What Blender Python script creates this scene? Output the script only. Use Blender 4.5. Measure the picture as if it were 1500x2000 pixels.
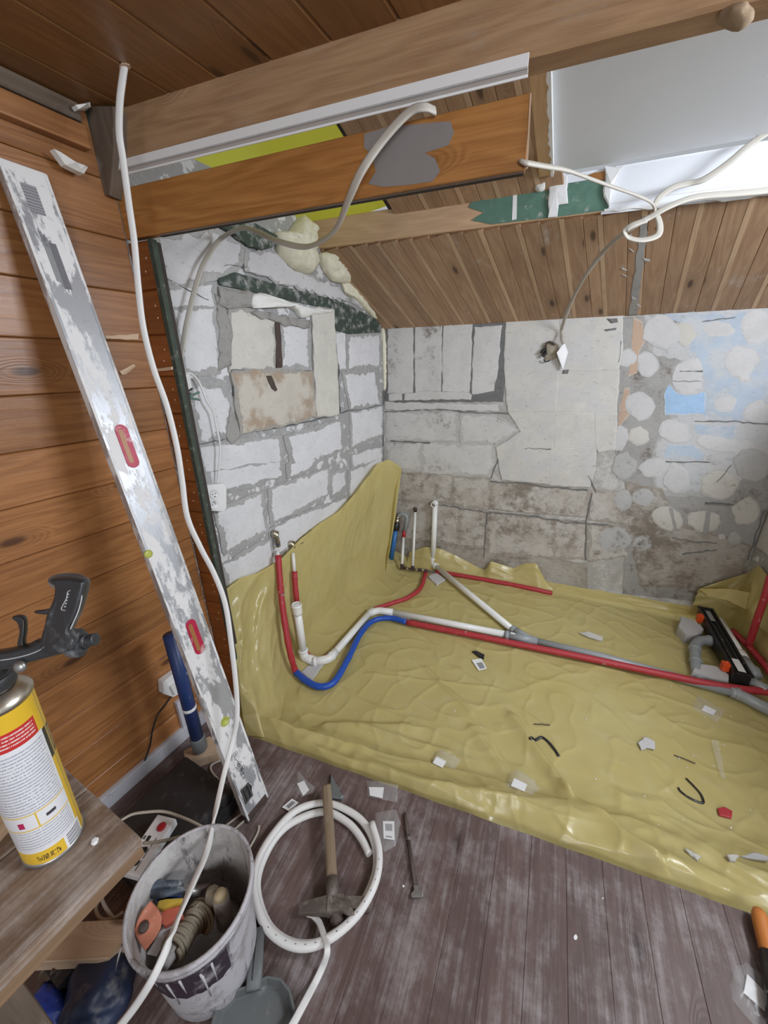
import bpy, bmesh, math, random
from mathutils import Vector, Matrix, noise
random.seed(7)
V = Vector
for o in list(bpy.data.objects): bpy.data.objects.remove(o)
SC = bpy.context.scene
COL = SC.collection

# ------------------------------------------------------------------ camera
F = 750.0
pitch, yaw, roll = math.radians(21), math.radians(29), math.radians(-1.1)
CAM = V((0, 0, 1.5))
fw = V((-math.sin(yaw)*math.cos(pitch), math.cos(yaw)*math.cos(pitch), -math.sin(pitch)))
r0 = V((math.cos(yaw), math.sin(yaw), 0)); u0 = r0.cross(fw)
rt = r0*math.cos(roll) + u0*math.sin(roll); up = -r0*math.sin(roll) + u0*math.cos(roll)
cd = bpy.data.cameras.new('camera'); cam = bpy.data.objects.new('camera', cd); COL.objects.link(cam)
cd.sensor_fit = 'HORIZONTAL'; cd.sensor_width = 36; cd.lens = 36*F/1500; cd.clip_start = .01
cam.matrix_world = Matrix(((rt.x, up.x, -fw.x, CAM.x), (rt.y, up.y, -fw.y, CAM.y), (rt.z, up.z, -fw.z, CAM.z), (0, 0, 0, 1)))
SC.camera = cam

# ------------------------------------------------------------------ light
w = bpy.data.worlds.new('world'); SC.world = w; w.use_nodes = True
w.node_tree.nodes['Background'].inputs[0].default_value = (.88, .93, 1, 1)
w.node_tree.nodes['Background'].inputs[1].default_value = .5
def area(name, loc, target, size, power, color, shape='RECTANGLE', sy=None):
    l = bpy.data.lights.new(name, 'AREA'); l.energy = power; l.color = color; l.size = size
    l.shape = shape; l.size_y = sy or size
    o = bpy.data.objects.new(name, l); COL.objects.link(o); o.location = loc
    o.rotation_euler = (V(target)-V(loc)).to_track_quat('-Z', 'Y').to_euler()
    return o
area('dormer_window_light', (1.40, 1.30, 2.12), (-1.0, 1.75, .9), .8, 74, (.86, .92, 1.0), sy=.5)
area('room_window_light', (1.2, -1.2, 1.9), (-.9, 1.4, .9), 1.2, 44, (.95, .97, 1.0), sy=1.0)
SC.view_settings.view_transform = 'Standard'; SC.view_settings.look = 'None'
SC.view_settings.gamma = 1; SC.view_settings.use_curve_mapping = False
SC.view_settings.exposure = -0.12

# ------------------------------------------------------------------ geometry helpers
def ray(px, py): return rt*((px-750)/F) + up*((1000-py)/F) + fw
def U(px, py, pl):
    n, k = pl; n = V(n); d = ray(px, py)
    return CAM + d*((k - n.dot(CAM))/n.dot(d))
def UD(px, py, d): return CAM + ray(px, py)*d
def dep(p): return (V(p)-CAM).dot(fw)
def PZ(z): return ((0, 0, 1), z)
def PX(x): return ((1, 0, 0), x)
def PY(y): return ((0, 1, 0), y)
KB = .11                                        # the back wall is slightly out of square
def YB(x): return 2.67+KB*(x+1.46)
def PK(o=0.0): return ((-KB, 1, 0), 2.67+KB*1.46-o)
def plane3(a, b, c):
    n = (V(b)-V(a)).cross(V(c)-V(a)).normalized(); return (n, n.dot(V(a)))
def nz(p, f=1.0): return noise.noise(V(p)*f)

WL = {}
def empty(name, loc):
    o = bpy.data.objects.new(name, None); COL.objects.link(o); o.location = loc
    o.empty_display_size = .05; WL[o.name] = V(loc); return o
def tag(o, label=None, cat=None, group=None, kind=None):
    if label: o['label'] = label
    if cat: o['category'] = cat
    if group: o['group'] = group
    if kind: o['kind'] = kind
    return o
def thing(name, loc, label, cat, group=None): return tag(empty(name, loc), label, cat, group)
def mk(name, vs, fs, mat, parent=None, smooth=False, uvaxis=None, attr=None, origin=None, uvs=None):
    vs = [V(v) for v in vs]
    if origin is None:
        origin = V((sum(v.x for v in vs), sum(v.y for v in vs), sum(v.z for v in vs)))/len(vs)
    me = bpy.data.meshes.new(name); me.from_pydata([v-origin for v in vs], [], fs)
    if mat: me.materials.append(mat)
    if smooth:
        me.polygons.foreach_set('use_smooth', [True]*len(me.polygons))
    o = bpy.data.objects.new(name, me); COL.objects.link(o); WL[o.name] = origin.copy()
    if parent: o.parent = parent; o.location = origin - WL[parent.name]
    else: o.location = origin
    if uvaxis is not None:
        ax = V(uvaxis).normalized(); uv = me.uv_layers.new(name='UVMap')
        for p in me.polygons:
            n = p.normal; vd = n.cross(ax)
            if vd.length < .2: a2 = V((0, 0, 1)) if abs(ax.z) < .9 else V((1, 0, 0)); ud = a2; vd = n.cross(a2)
            else: ud = ax; vd.normalize()
            for li in p.loop_indices:
                c = me.vertices[me.loops[li].vertex_index].co
                uv.data[li].uv = (c.dot(ud), c.dot(vd))
    if uvs is not None:
        uv = me.uv_layers.new(name='UVMap')
        for l in me.loops: uv.data[l.index].uv = uvs[l.vertex_index]
    if attr is not None:
        a = me.attributes.new('edge', 'FLOAT', 'POINT'); a.data.foreach_set('value', attr)
    return o
def recalc(o):
    bm = bmesh.new(); bm.from_mesh(o.data); bmesh.ops.recalc_face_normals(bm, faces=bm.faces); bm.to_mesh(o.data); bm.free(); return o
def bevel(o, w, seg=2):
    bm = bmesh.new(); bm.from_mesh(o.data)
    bmesh.ops.bevel(bm, geom=bm.edges[:], offset=w, segments=seg, affect='EDGES', profile=.6, clamp_overlap=True)
    bm.to_mesh(o.data); bm.free(); return o
def obox(name, c, ex, ey, ez, mat, parent=None, bev=0, uvaxis=None):
    """box with centre c and half vectors ex, ey, ez"""
    c, ex, ey, ez = V(c), V(ex), V(ey), V(ez)
    if ex.cross(ey).dot(ez) < 0: ez = -ez
    vs = [c+ex*a+ey*b+ez*d for a, b, d in ((-1,-1,-1),(1,-1,-1),(1,1,-1),(-1,1,-1),(-1,-1,1),(1,-1,1),(1,1,1),(-1,1,1))]
    fs = [(0,3,2,1),(4,5,6,7),(0,1,5,4),(1,2,6,5),(2,3,7,6),(3,0,4,7)]
    if uvaxis is None:
        uvaxis = max((ex, ey, ez), key=lambda q: q.length)
    o = mk(name, vs, fs, mat, parent, uvaxis=uvaxis)
    if bev: bevel(o, bev)
    return o
def abox(name, lo, hi, mat, parent=None, bev=0, uvaxis=None):
    lo, hi = V(lo), V(hi); c = (lo+hi)/2; h = (hi-lo)/2
    return obox(name, c, (h.x,0,0), (0,h.y,0), (0,0,h.z), mat, parent, bev, uvaxis)
def plank(name, a, b, wv, nv, mat, parent=None, ch=.003, mat_end=None, jit=0):
    """board whose front face centre line runs a-b; wv full width vector, nv = outward normal * thickness"""
    a, b, wv, nv = V(a), V(b), V(wv), V(nv); ax = (b-a).normalized(); wd = wv.normalized(); nd = nv.normalized()
    hw = wv.length/2
    prof = [(-hw, -nv.length), (-hw, -ch), (-hw+ch, 0), (hw-ch, 0), (hw, -ch), (hw, -nv.length)]
    if ax.cross(wd).dot(nd) < 0: prof = prof[::-1]
    vs = [p + wd*x + nd*y for p in (a, b) for x, y in prof]
    n = len(prof); fs = [(i, (i+1) % n, n+(i+1) % n, n+i) for i in range(n)] + [tuple(range(n))[::-1], tuple(range(n, 2*n))]
    o = mk(name, vs, fs, mat, parent, uvaxis=ax); return recalc(o)
def catmull(P, n=8):
    P = [V(p) for p in P]; Q = [P[0]*2-P[1]] + P + [P[-1]*2-P[-2]]; out = []
    for i in range(1, len(Q)-2):
        a, b, c, d = Q[i-1:i+3]
        for k in range(n):
            t = k/n; out.append(.5*((2*b)+(c-a)*t+(2*a-5*b+4*c-d)*t*t+(3*b-a-3*c+d)*t**3))
    return out+[P[-1]]
def fillet(P, r=.04, n=5):
    P = [V(p) for p in P]; out = [P[0]]
    for i in range(1, len(P)-1):
        a = (P[i-1]-P[i]); b = (P[i+1]-P[i]); k = min(r, a.length*.45, b.length*.45)
        s, e = P[i]+a.normalized()*k, P[i]+b.normalized()*k
        for j in range(n+1):
            t = j/n; out.append(s*(1-t)**2+P[i]*2*t*(1-t)+e*t*t)
    return out+[P[-1]]
def tubemesh(pts, r, n=12, flat=None, upv=None, cap=True, rfun=None):
    """sweep; flat=(half width, half thickness) with upv as the flat side's normal"""
    pts = [V(p) for p in pts]; vs = []; fs = []; m = len(pts)
    t0 = (pts[1]-pts[0]).normalized()
    nrm = V(upv) if upv is not None else (V((0, 0, 1)) if abs(t0.z) < .9 else V((1, 0, 0)))
    for i, p in enumerate(pts):
        t = (pts[min(i+1, m-1)]-pts[max(i-1, 0)])
        if t.length < 1e-9: t = t0
        t.normalize()
        if upv is not None: nrm = V(upv)
        nn = nrm - t*nrm.dot(t)
        if nn.length < 1e-4: nn = t.orthogonal()
        nn.normalize(); bb = t.cross(nn); nrm = nn
        rr = r if rfun is None else r*rfun(i/(m-1))
        for k in range(n):
            a = 2*math.pi*k/n; c, s = math.cos(a), math.sin(a)
            if flat:
                # rounded rectangle section
                e = 4; den = (abs(c)**e+abs(s)**e)**(1/e)
                vs.append(p+bb*(flat[0]*c/den)+nn*(flat[1]*s/den))
            else: vs.append(p+bb*(rr*c)+nn*(rr*s))
    for i in range(m-1):
        for k in range(n):
            fs.append((i*n+k, i*n+(k+1) % n, (i+1)*n+(k+1) % n, (i+1)*n+k))
    if cap: fs.append(tuple(range(n))[::-1]); fs.append(tuple(range((m-1)*n, m*n)))
    return vs, fs
def tube(name, pts, r, mat, parent=None, **k):
    vs, fs = tubemesh(pts, r, **k); return mk(name, vs, fs, mat, parent, smooth=True)
def hollow(name, pts, r, ri, mat, parent=None, n=16):
    """tube open at both ends with an inner wall near its ends"""
    vs, fs = tubemesh(pts, r, n=n, cap=False); vi, fi = tubemesh(pts, ri, n=n, cap=False)
    m = len(vs); fs += [tuple(m+q for q in f[::-1]) for f in fi]; L = len(pts)
    for base in (0, (L-1)*n):
        for k in range(n):
            q = (base+k, base+(k+1) % n, m+base+(k+1) % n, m+base+k); fs.append(q if base else q[::-1])
    return mk(name, vs+vi, fs, mat, parent, smooth=True)
def lathe(name, prof, base, axis, mat, parent=None, n=28, uv=False, smooth=True, cap=True):
    """prof: (radius, height) list along axis from base"""
    base, ax = V(base), V(axis).normalized(); x = ax.orthogonal().normalized()
    if abs(ax.z) > .5: x = (V((0, -1, 0)) - ax*V((0, -1, 0)).dot(ax)).normalized()
    y = ax.cross(x); vs = []; fs = []; uvs = []
    H = prof[-1][1] or 1
    nn = n+1 if uv else n
    for r, h in prof:
        for k in range(nn):
            a = 2*math.pi*k/n; vs.append(base+ax*h+(x*math.cos(a)+y*math.sin(a))*r); uvs.append((k/n, h/H))
    for i in range(len(prof)-1):
        for k in range(n):
            k2 = k+1 if uv else (k+1) % n
            fs.append((i*nn+k, i*nn+k2, (i+1)*nn+k2, (i+1)*nn+k))
    if prof[0][0] > 1e-4 and not uv and cap: fs.append(tuple(range(n))[::-1])
    if prof[-1][0] > 1e-4 and not uv and cap: fs.append(tuple(range((len(prof)-1)*n, len(prof)*n)))
    o = mk(name, vs, fs, mat, parent, smooth=smooth, uvs=uvs if uv else None); return o
def prism(name, pts, nv, mat, parent=None, bev=0, uvaxis=None, smooth=False):
    """extrude a planar 3D polygon by nv"""
    pts = [V(p) for p in pts]; nv = V(nv); n = len(pts)
    vs = pts+[p+nv for p in pts]
    fs = [tuple(range(n)), tuple(range(n, 2*n))]+[(i, (i+1) % n, n+(i+1) % n, n+i) for i in range(n)]
    o = mk(name, vs, fs, mat, parent, uvaxis=uvaxis); recalc(o)
    if bev: bevel(o, bev)
    if smooth: o.data.polygons.foreach_set('use_smooth', [True]*len(o.data.polygons))
    return o
def slab(name, pts, nrm, th, mat, parent=None, rag=.008, step=.05, inset=.03, sd=0, dome=0, grow=0):
    """plaster / block piece: polygon on the wall with ragged outline and an inner ring (attribute edge 0..1)"""
    pts = [V(p) for p in pts]; nrm = V(nrm).normalized(); P = []
    rnd = random.Random(sd*7919+len(pts)+int(abs(pts[0].x*1000)+abs(pts[0].z*777)))
    for i, p in enumerate(pts):
        q = pts[(i+1) % len(pts)]; k = max(1, int((q-p).length/step))
        for j in range(k):
            t = j/k; c = p.lerp(q, t)
            d = (q-p).normalized().cross(nrm)
            P.append(c + d*rnd.uniform(-rag, rag) + (q-p).normalized()*rnd.uniform(-rag, rag)*.5)
    C = sum(P, V())/len(P); n = len(P)
    if grow: P = [p+(p-C).normalized()*grow for p in P]
    I = []
    for p in P:
        L = (C-p).length; I.append(p.lerp(C, min(.45, inset/max(L, 1e-4))))
    vs = P+[p+nrm*(th*.75) for p in P]+[p+nrm*th for p in I]
    fs = []
    for i in range(n):
        j = (i+1) % n; fs += [(i, j, n+j, n+i), (n+i, n+j, 2*n+j, 2*n+i)]
    at = [0.0]*(2*n)+[1.0]*n
    if dome:
        vs.append(C+nrm*(th+dome)); at.append(1.0); c = 3*n
        fs += [(2*n+i, 2*n+(i+1) % n, c) for i in range(n)]
    else: fs.append(tuple(range(2*n, 3*n)))
    o = mk(name, vs, fs, mat, parent, attr=at)
    if o.data.polygons[-1].normal.dot(nrm) < 0: o.data.flip_normals()
    return o
def blob(name, c, rad, mat, parent=None, sd=0, amp=.35, sub=3, fr=1.0):
    bm = bmesh.new(); bmesh.ops.create_icosphere(bm, subdivisions=sub, radius=1)
    rad = V(rad)
    for v in bm.verts:
        d = 1+amp*(nz(v.co*1.3*fr+V((sd*3.1, 0, 0)))+.5*nz(v.co*3.1*fr+V((0, sd*2.3, 0))))
        v.co = V((v.co.x*rad.x*d, v.co.y*rad.y*d, v.co.z*rad.z*d))
    me = bpy.data.meshes.new(name); bm.to_mesh(me); bm.free(); me.materials.append(mat)
    me.polygons.foreach_set('use_smooth', [True]*len(me.polygons))
    o = bpy.data.objects.new(name, me); COL.objects.link(o); WL[o.name] = V(c)
    if parent: o.parent = parent; o.location = V(c)-WL[parent.name]
    else: o.location = c
    return o
def lump(name, L, pl, th, mat, label=None, cat=None, parent=None, sd=0, off=0.0):
    n = V(pl[0]).normalized(); P0 = [U(x, y, pl) for x, y in L]
    if n.dot(CAM-P0[0]) < 0: n = -n
    P = []
    for i, p in enumerate(P0):
        q = P0[(i+1) % len(P0)]; k = max(2, int((q-p).length/.012))
        for j in range(k): P.append(p.lerp(q, j/k))
    C = sum(P, V())/len(P); m = len(P)
    for _ in range(2): P = [(P[i-1]+P[i]*2+P[(i+1) % m])/4 for i in range(m)]
    vs = list(P); fs = []; S = (1, 1.03, .93, .78, .58, .36, .15); Hh = (0, .35, .62, .82, .95, 1, 1)
    for s_, h in zip(S[1:], Hh[1:]):
        for p in P:
            q = C+(p-C)*s_; w_ = noise.noise(q*38+V((sd*3.7, 0, 0)))+.6*noise.noise(q*90+V((0, sd, 0)))
            vs.append(q+n*(th*h*(1+.35*w_)+off)+(p-C).normalized()*(.004*w_))
    for j in range(len(S)-1):
        for i in range(m): fs.append((j*m+i, j*m+(i+1) % m, (j+1)*m+(i+1) % m, (j+1)*m+i))
    fs.append(tuple(range((len(S)-1)*m, len(S)*m)))
    o = mk(name, vs, fs, mat, parent, smooth=True)
    if o.data.polygons[-1].normal.dot(n) < 0: o.data.flip_normals()
    return tag(o, label, cat) if label else o
def grid(name, f, nu, nv, mat, parent=None, smooth=True):
    vs = [f(i/nu, j/nv) for j in range(nv+1) for i in range(nu+1)]
    fs = [(j*(nu+1)+i, j*(nu+1)+i+1, (j+1)*(nu+1)+i+1, (j+1)*(nu+1)+i) for j in range(nv) for i in range(nu)]
    return mk(name, vs, fs, mat, parent, smooth=smooth)
def text(name, s, loc, xd, yd, size, mat, parent, align='CENTER', ext=.0003):
    cu = bpy.data.curves.new(name, 'FONT'); cu.body = s; cu.size = size; cu.align_x = align; cu.align_y = 'CENTER'; cu.extrude = ext
    t = bpy.data.objects.new(name, cu); COL.objects.link(t)
    bpy.context.view_layer.update()
    me = bpy.data.meshes.new_from_object(t.evaluated_get(bpy.context.evaluated_depsgraph_get()))
    bpy.data.objects.remove(t); xd = V(xd).normalized(); zd = xd.cross(V(yd)).normalized(); yd = zd.cross(xd)
    vs = [V(loc)+xd*v.co.x+yd*v.co.y+zd*v.co.z for v in me.vertices]
    return mk(name, vs, [tuple(p.vertices) for p in me.polygons], mat, parent)
def polyat(L, t):
    """point on polyline L at t 0..1"""
    d = [0]
    for i in range(len(L)-1): d.append(d[-1]+(L[i+1]-L[i]).length)
    s = t*d[-1]
    for i in range(len(L)-1):
        if s <= d[i+1] or i == len(L)-2:
            return L[i].lerp(L[i+1], (s-d[i])/max(1e-9, d[i+1]-d[i]))

# ------------------------------------------------------------------ material helpers
class G:
    def __init__(s, name):
        s.m = bpy.data.materials.new(name); s.m.use_nodes = True; s.t = s.m.node_tree
        s.p = s.t.nodes['Principled BSDF']; s.out = s.t.nodes['Material Output']
    def n(s, ty, ins=None, **pr):
        x = s.t.nodes.new('ShaderNode'+ty)
        for k, v in pr.items(): setattr(x, k, v)
        for k, v in (ins or {}).items():
            sk = x.inputs[k]
            if isinstance(v, bpy.types.NodeSocket): s.t.links.new(v, sk)
            else: sk.default_value = (*v, 1) if (isinstance(v, tuple) and len(v) == 3 and sk.type == 'RGBA') else v
        return x
    def math(s, op, a, b=0.0, c=None):
        i = {0: a, 1: b}
        if c is not None: i[2] = c
        return s.n('Math', i, operation=op).outputs[0]
    def mix(s, f, a, b, bt='MIX'):
        x = s.n('Mix', None, data_type='RGBA', blend_type=bt)
        for k, v in ((0, f), (6, a), (7, b)):
            if isinstance(v, bpy.types.NodeSocket): s.t.links.new(v, x.inputs[k])
            else: x.inputs[k].default_value = (*v, 1) if isinstance(v, tuple) and len(v) == 3 else v
        return x.outputs[2]
    def noise(s, vec, scale, det=4, rough=.55, dist=0):
        i = {'Scale': scale, 'Detail': det, 'Roughness': rough, 'Distortion': dist}
        if vec is not None: i['Vector'] = vec
        return s.n('TexNoise', i).outputs[0]
    def ss(s, x, a, b):
        return s.n('MapRange', {0: x, 1: a, 2: b, 3: 0.0, 4: 1.0}, interpolation_type='SMOOTHSTEP').outputs[0]
    def pos(s): return s.n('NewGeometry').outputs['Position']
    def set(s, **k):
        for a, v in k.items():
            sk = s.p.inputs[a.replace('_', ' ')]
            if isinstance(v, bpy.types.NodeSocket): s.t.links.new(v, sk)
            else: sk.default_value = (*v, 1) if isinstance(v, tuple) and len(v) == 3 else v
    def bump(s, h, st, dist=.01):
        s.t.links.new(s.n('Bump', {'Height': h, 'Strength': st, 'Distance': dist}).outputs[0], s.p.inputs['Normal'])
def plain(name, col, rough=.5, metal=0, nsc=30, var=.12, spec=.5, bump=0, dust=0, dcol=(.6, .58, .55)):
    g = G(name); p = g.n('TexCoord').outputs['Object']; a = g.noise(p, nsc, 5)
    c = g.mix(a, tuple(x*(1-var) for x in col), tuple(min(1, x*(1+var)) for x in col))
    if dust:
        d = g.noise(g.pos(), 25, 6, .65); c = g.mix(g.math('MULTIPLY', g.ss(d, .62-dust*.25, .75), .8), c, dcol)
    g.set(Base_Color=c, Roughness=rough, Metallic=metal, Specular_IOR_Level=spec)
    if bump: g.bump(a, bump, .004)
    return g.m
def wood(name, light, dark, knot=(.05, .02, .01), rough=.45, gs=1.0, kd=1.0, var=.25, dust=0, dcol=(.5, .48, .46), bump=.25, dsc=7, ustretch=1.0):
    g = G(name); uv = g.n('UVMap').outputs[0]; rnd = g.n('ObjectInfo').outputs['Random']
    sp = g.n('SeparateXYZ', {0: uv}); off = g.math('MULTIPLY', rnd, 37.0)
    def vec(us, vs, extra=0.0):
        return g.n('CombineXYZ', {0: g.math('MULTIPLY_ADD', sp.outputs[0], us*ustretch, off), 1: g.math('MULTIPLY', sp.outputs[1], vs), 2: g.math('ADD', off, extra)}).outputs[0]
    # knots
    vk = g.n('CombineXYZ', {0: g.math('MULTIPLY_ADD', sp.outputs[0], 3.0*ustretch, off), 1: g.math('MULTIPLY_ADD', sp.outputs[1], 8.5, g.math('MULTIPLY', off, 1.73)), 2: 0.0}).outputs[0]
    vo = g.n('TexVoronoi', {'Vector': vk, 'Scale': 1.0, 'Randomness': 1.0}, voronoi_dimensions='2D'); d = vo.outputs['Distance']
    kx = g.n('SeparateXYZ', {0: vo.outputs['Color']}).outputs[0]
    d = g.math('ADD', d, g.math('MULTIPLY', g.ss(kx, .30*kd, .42*kd), .6))
    kmask = g.math('SUBTRACT', 1.0, g.ss(d, .05, .13)); khalo = g.math('SUBTRACT', 1.0, g.ss(d, .08, .35))
    # rings
    low = g.noise(vec(.9, 7.0, 1.0), 1.0*gs, 3)
    rings = g.math('SINE', g.math('MULTIPLY', g.math('ADD', low, g.math('MULTIPLY', khalo, .35)), 70.0))
    fine = g.noise(vec(6, 170, 9.0), 1.0, 4, .7)
    t = g.math('ADD', g.math('MULTIPLY', rings, .17), g.math('MULTIPLY_ADD', fine, 1.1, -.08))
    t = g.math('ADD', t, g.math('MULTIPLY_ADD', g.noise(vec(2, 12, 5.0), 1, 2), .5, -.25))
    c = g.mix(g.n('Clamp', {0: t}).outputs[0], dark, light)
    c = g.mix(g.math('MULTIPLY', kmask, .92), c, knot)
    c = g.mix(g.math('MULTIPLY', khalo, .3), c, tuple(x*.6 for x in dark))
    br = g.math('MULTIPLY_ADD', rnd, var*2, 1-var)
    hs = g.n('HueSaturation', {'Color': c, 'Value': br, 'Saturation': 1.0}).outputs[0]
    if dust:
        dn = g.noise(g.pos(), dsc, 8, .72); f = g.noise(g.n('CombineXYZ', {0: g.math('MULTIPLY', sp.outputs[0], 3.0), 1: g.math('MULTIPLY', sp.outputs[1], 60.0), 2: off}).outputs[0], 1, 5, .7)
        m = g.math('MULTIPLY', g.ss(g.math('ADD', dn, g.math('MULTIPLY_ADD', f, .6, -.3)), .62-.3*dust, .85-.15*dust), .75)
        hs = g.mix(m, hs, dcol)
    g.set(Base_Color=hs, Roughness=g.math('MULTIPLY_ADD', fine, .2, rough-.1))
    g.bump(g.math('ADD', fine, g.math('MULTIPLY', rings, .2)), bump, .0015); return g.m
def blockmat(name, paint, under, thr=.55, amp=1.0, dirt=0, dcol=(.11, .08, .055), wash=None, sc=16, bump=.5, speck=.35):
    """painted block: paint flakes off along the rim (attribute edge), mortar grey under it"""
    g = G(name); p = g.pos(); e = g.n('Attribute', attribute_name='edge').outputs['Fac']
    a = g.noise(p, sc, 6, .68, .4); b = g.noise(p, 70, 5, .65); big = g.noise(p, 4.5, 4)
    f = g.math('ADD', e, g.math('MULTIPLY_ADD', a, 2.4*amp, -1.2*amp))
    m = g.ss(f, thr-.03, thr+.05)
    pc = g.mix(big, tuple(x*.86 for x in paint), tuple(min(1, x*1.06) for x in paint))
    if wash: pc = g.mix(g.ss(g.noise(p, 7, 5, .6), .45, .62), pc, wash)
    uc = g.mix(b, tuple(x*.7 for x in under), tuple(x*1.3 for x in under))
    c = g.mix(m, uc, pc)
    an = g.n('Mapping', {'Vector': p, 'Scale': (1, 1, 2.4)}).outputs[0]
    c = g.mix(g.math('MULTIPLY', g.ss(g.noise(an, 26, 9, .8), .585, .62), speck), c, (.16, .15, .14))
    c = g.mix(g.math('MULTIPLY', g.ss(g.noise(p, 6, 8, .8), .44, .60), .28), c, tuple(x*.72 for x in paint))
    if dirt:
        c = g.mix(g.math('MULTIPLY', g.ss(g.noise(an, 17, 9, .82), .55, .60), min(1, dirt*.7)), c, tuple(min(1, x*1.28) for x in paint))
        st = g.n('Mapping', {'Vector': p, 'Scale': (1, 1, 1)}).outputs[0]
        dn = g.noise(st, 15, 9, .78, .1); dn2 = g.noise(p, 3.0, 3)
        c = g.mix(g.math('MULTIPLY', g.ss(g.math('ADD', dn, g.math('MULTIPLY_ADD', dn2, .6, -.3)), .60-.22*dirt, .80-.18*dirt), .85), c, dcol)
        c = g.mix(g.math('MULTIPLY', g.ss(g.noise(an, 24, 9, .82), .57, .61), .75*dirt), c, (.05, .045, .04))
    g.set(Base_Color=c, Roughness=.85, Specular_IOR_Level=.25)
    g.bump(g.math('ADD', g.math('MULTIPLY', m, .5), g.math('MULTIPLY', b, .35)), bump, .004); return g.m

# ------------------------------------------------------------------ materials
M = {}
M['timber'] = wood('stained_pine', (.44, .20, .07), (.23, .088, .028), rough=.36, kd=.9, var=.22)
M['stubwood'] = wood('stained_pine_ends', (.34, .115, .028), (.19, .055, .012), rough=.4, kd=.3, var=.15)
M['ceilwood'] = wood('ceiling_pine', (.27, .13, .045), (.165, .072, .023), rough=.38, kd=.35, var=.12)
M['slope'] = wood('old_pine_lining', (.46, .295, .175), (.28, .16, .088), knot=(.045, .02, .012), rough=.55, kd=1.1, var=.14, dust=.12, dcol=(.5, .45, .4))
M['sap'] = wood('old_pine_sapwood', (.58, .41, .26), (.44, .28, .165), rough=.55, kd=.2, var=.1)
M['beam'] = wood('rough_beam', (.50, .315, .17), (.31, .17, .082), rough=.75, kd=1.0, var=.06, dust=.3, dcol=(.36, .29, .22), bump=.7)
M['board'] = wood('varnished_board', (.48, .225, .065), (.27, .105, .025), rough=.4, kd=.8, var=.05)
M['collar'] = wood('pale_batten', (.70, .49, .30), (.50, .31, .18), rough=.6, kd=.5, var=.05, dust=.1)
M['joist'] = wood('new_pine', (.78, .53, .28), (.62, .37, .17), rough=.5, kd=.4, var=.05)
M['oldpost'] = wood('grey_old_timber', (.17, .125, .09), (.085, .06, .042), rough=.8, kd=.4, var=.1, dust=.15)
M['lumber'] = wood('raw_lumber', (.62, .46, .32), (.46, .31, .2), rough=.7, kd=.4, var=.08)
M['floor'] = wood('worn_painted_boards', (.150, .100, .090), (.088, .055, .049), knot=(.04, .02, .018), rough=.5, kd=.3, var=.1, dust=.60, dcol=(.36, .325, .325), bump=.35, dsc=5)
M['bench'] = wood('dusty_bench_board', (.25, .17, .115), (.135, .085, .055), rough=.65, kd=.5, var=.1, dust=.78, dcol=(.50, .46, .43), dsc=6)
M['benchedge'] = wood('bench_edge', (.24, .15, .085), (.15, .09, .05), rough=.6, kd=.2, var=.08)
M['handle'] = wood('hammer_handle_wood', (.30, .225, .15), (.17, .12, .075), rough=.65, kd=.2, var=.05, dust=.2)
def mortarmat(name, base, smear, lo, hi):
    g = G(name); p = g.pos(); a = g.noise(p, 11, 7, .7, .3); b = g.noise(p, 60, 5, .65)
    c = g.mix(b, tuple(x*.8 for x in base), tuple(x*1.2 for x in base)); c = g.mix(g.ss(a, lo, hi), c, smear)
    g.set(Base_Color=c, Roughness=.9, Specular_IOR_Level=.2); g.bump(g.math('ADD', a, b), .6, .005); return g.m
M['mortar'] = mortarmat('grey_mortar', (.37, .365, .36), (.70, .70, .71), .53, .57)
M['mortar_back'] = mortarmat('pale_mortar', (.40, .385, .36), (.54, .525, .50), .45, .6)
M['white_block'] = blockmat('white_painted_block', (.73, .73, .75), (.36, .355, .35), thr=.62, amp=.75)
M['white_block_keep'] = blockmat('white_painted_block_sound', (.73, .73, .745), (.38, .375, .37), thr=.48, amp=.7)
M['beige_block'] = blockmat('bare_aerated_block', (.66, .64, .58), (.36, .35, .33), thr=.3, amp=.7)
M['brown_block'] = blockmat('rubbed_aerated_block', (.60, .56, .49), (.36, .34, .31), thr=.3, amp=.7, wash=(.40, .31, .23))
M['plaster'] = blockmat('old_white_plaster', (.70, .69, .71), (.46, .45, .44), thr=.5, amp=1.1, bump=1.0)
M['back_block'] = blockmat('grey_white_block', (.62, .605, .585), (.49, .475, .455), thr=.45, amp=1.0, dirt=.2)
M['niche_block'] = blockmat('niche_block', (.64, .625, .61), (.4, .39, .38), thr=.3, amp=.7, dirt=.16)
M['cream'] = blockmat('cream_plaster', (.62, .60, .555), (.56, .54, .50), thr=.4, amp=.9, wash=(.56, .55, .54), speck=.5, bump=.25)
M['dirty'] = blockmat('damp_stained_block', (.52, .49, .45), (.36, .325, .285), thr=.4, amp=1.0, dirt=.55, dcol=(.20, .165, .13), wash=(.43, .385, .34))
M['dirty2'] = blockmat('damp_stained_render', (.43, .40, .36), (.31, .275, .235), thr=.5, amp=1.2, dirt=.65, dcol=(.17, .14, .11), wash=(.35, .31, .26))
M['dab'] = blockmat('plaster_dab_white', (.57, .56, .555), (.50, .495, .49), thr=.4, amp=1.0, speck=.2, bump=.3)
M['dab_cream'] = blockmat('plaster_dab_cream', (.57, .55, .50), (.47, .455, .42), thr=.35, amp=.8, dirt=.1)
M['dab_grey'] = blockmat('plaster_dab_grey', (.46, .455, .445), (.41, .40, .39), thr=.35, amp=.8, dirt=.1)
M['blue'] = blockmat('pale_blue_paint', (.43, .495, .575), (.49, .495, .51), thr=.5, amp=1.2, bump=.2, wash=(.50, .515, .53))
M['blue2'] = blockmat('blue_paint', (.36, .52, .72), (.5, .55, .6), thr=.35, amp=.9, bump=.2)
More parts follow.
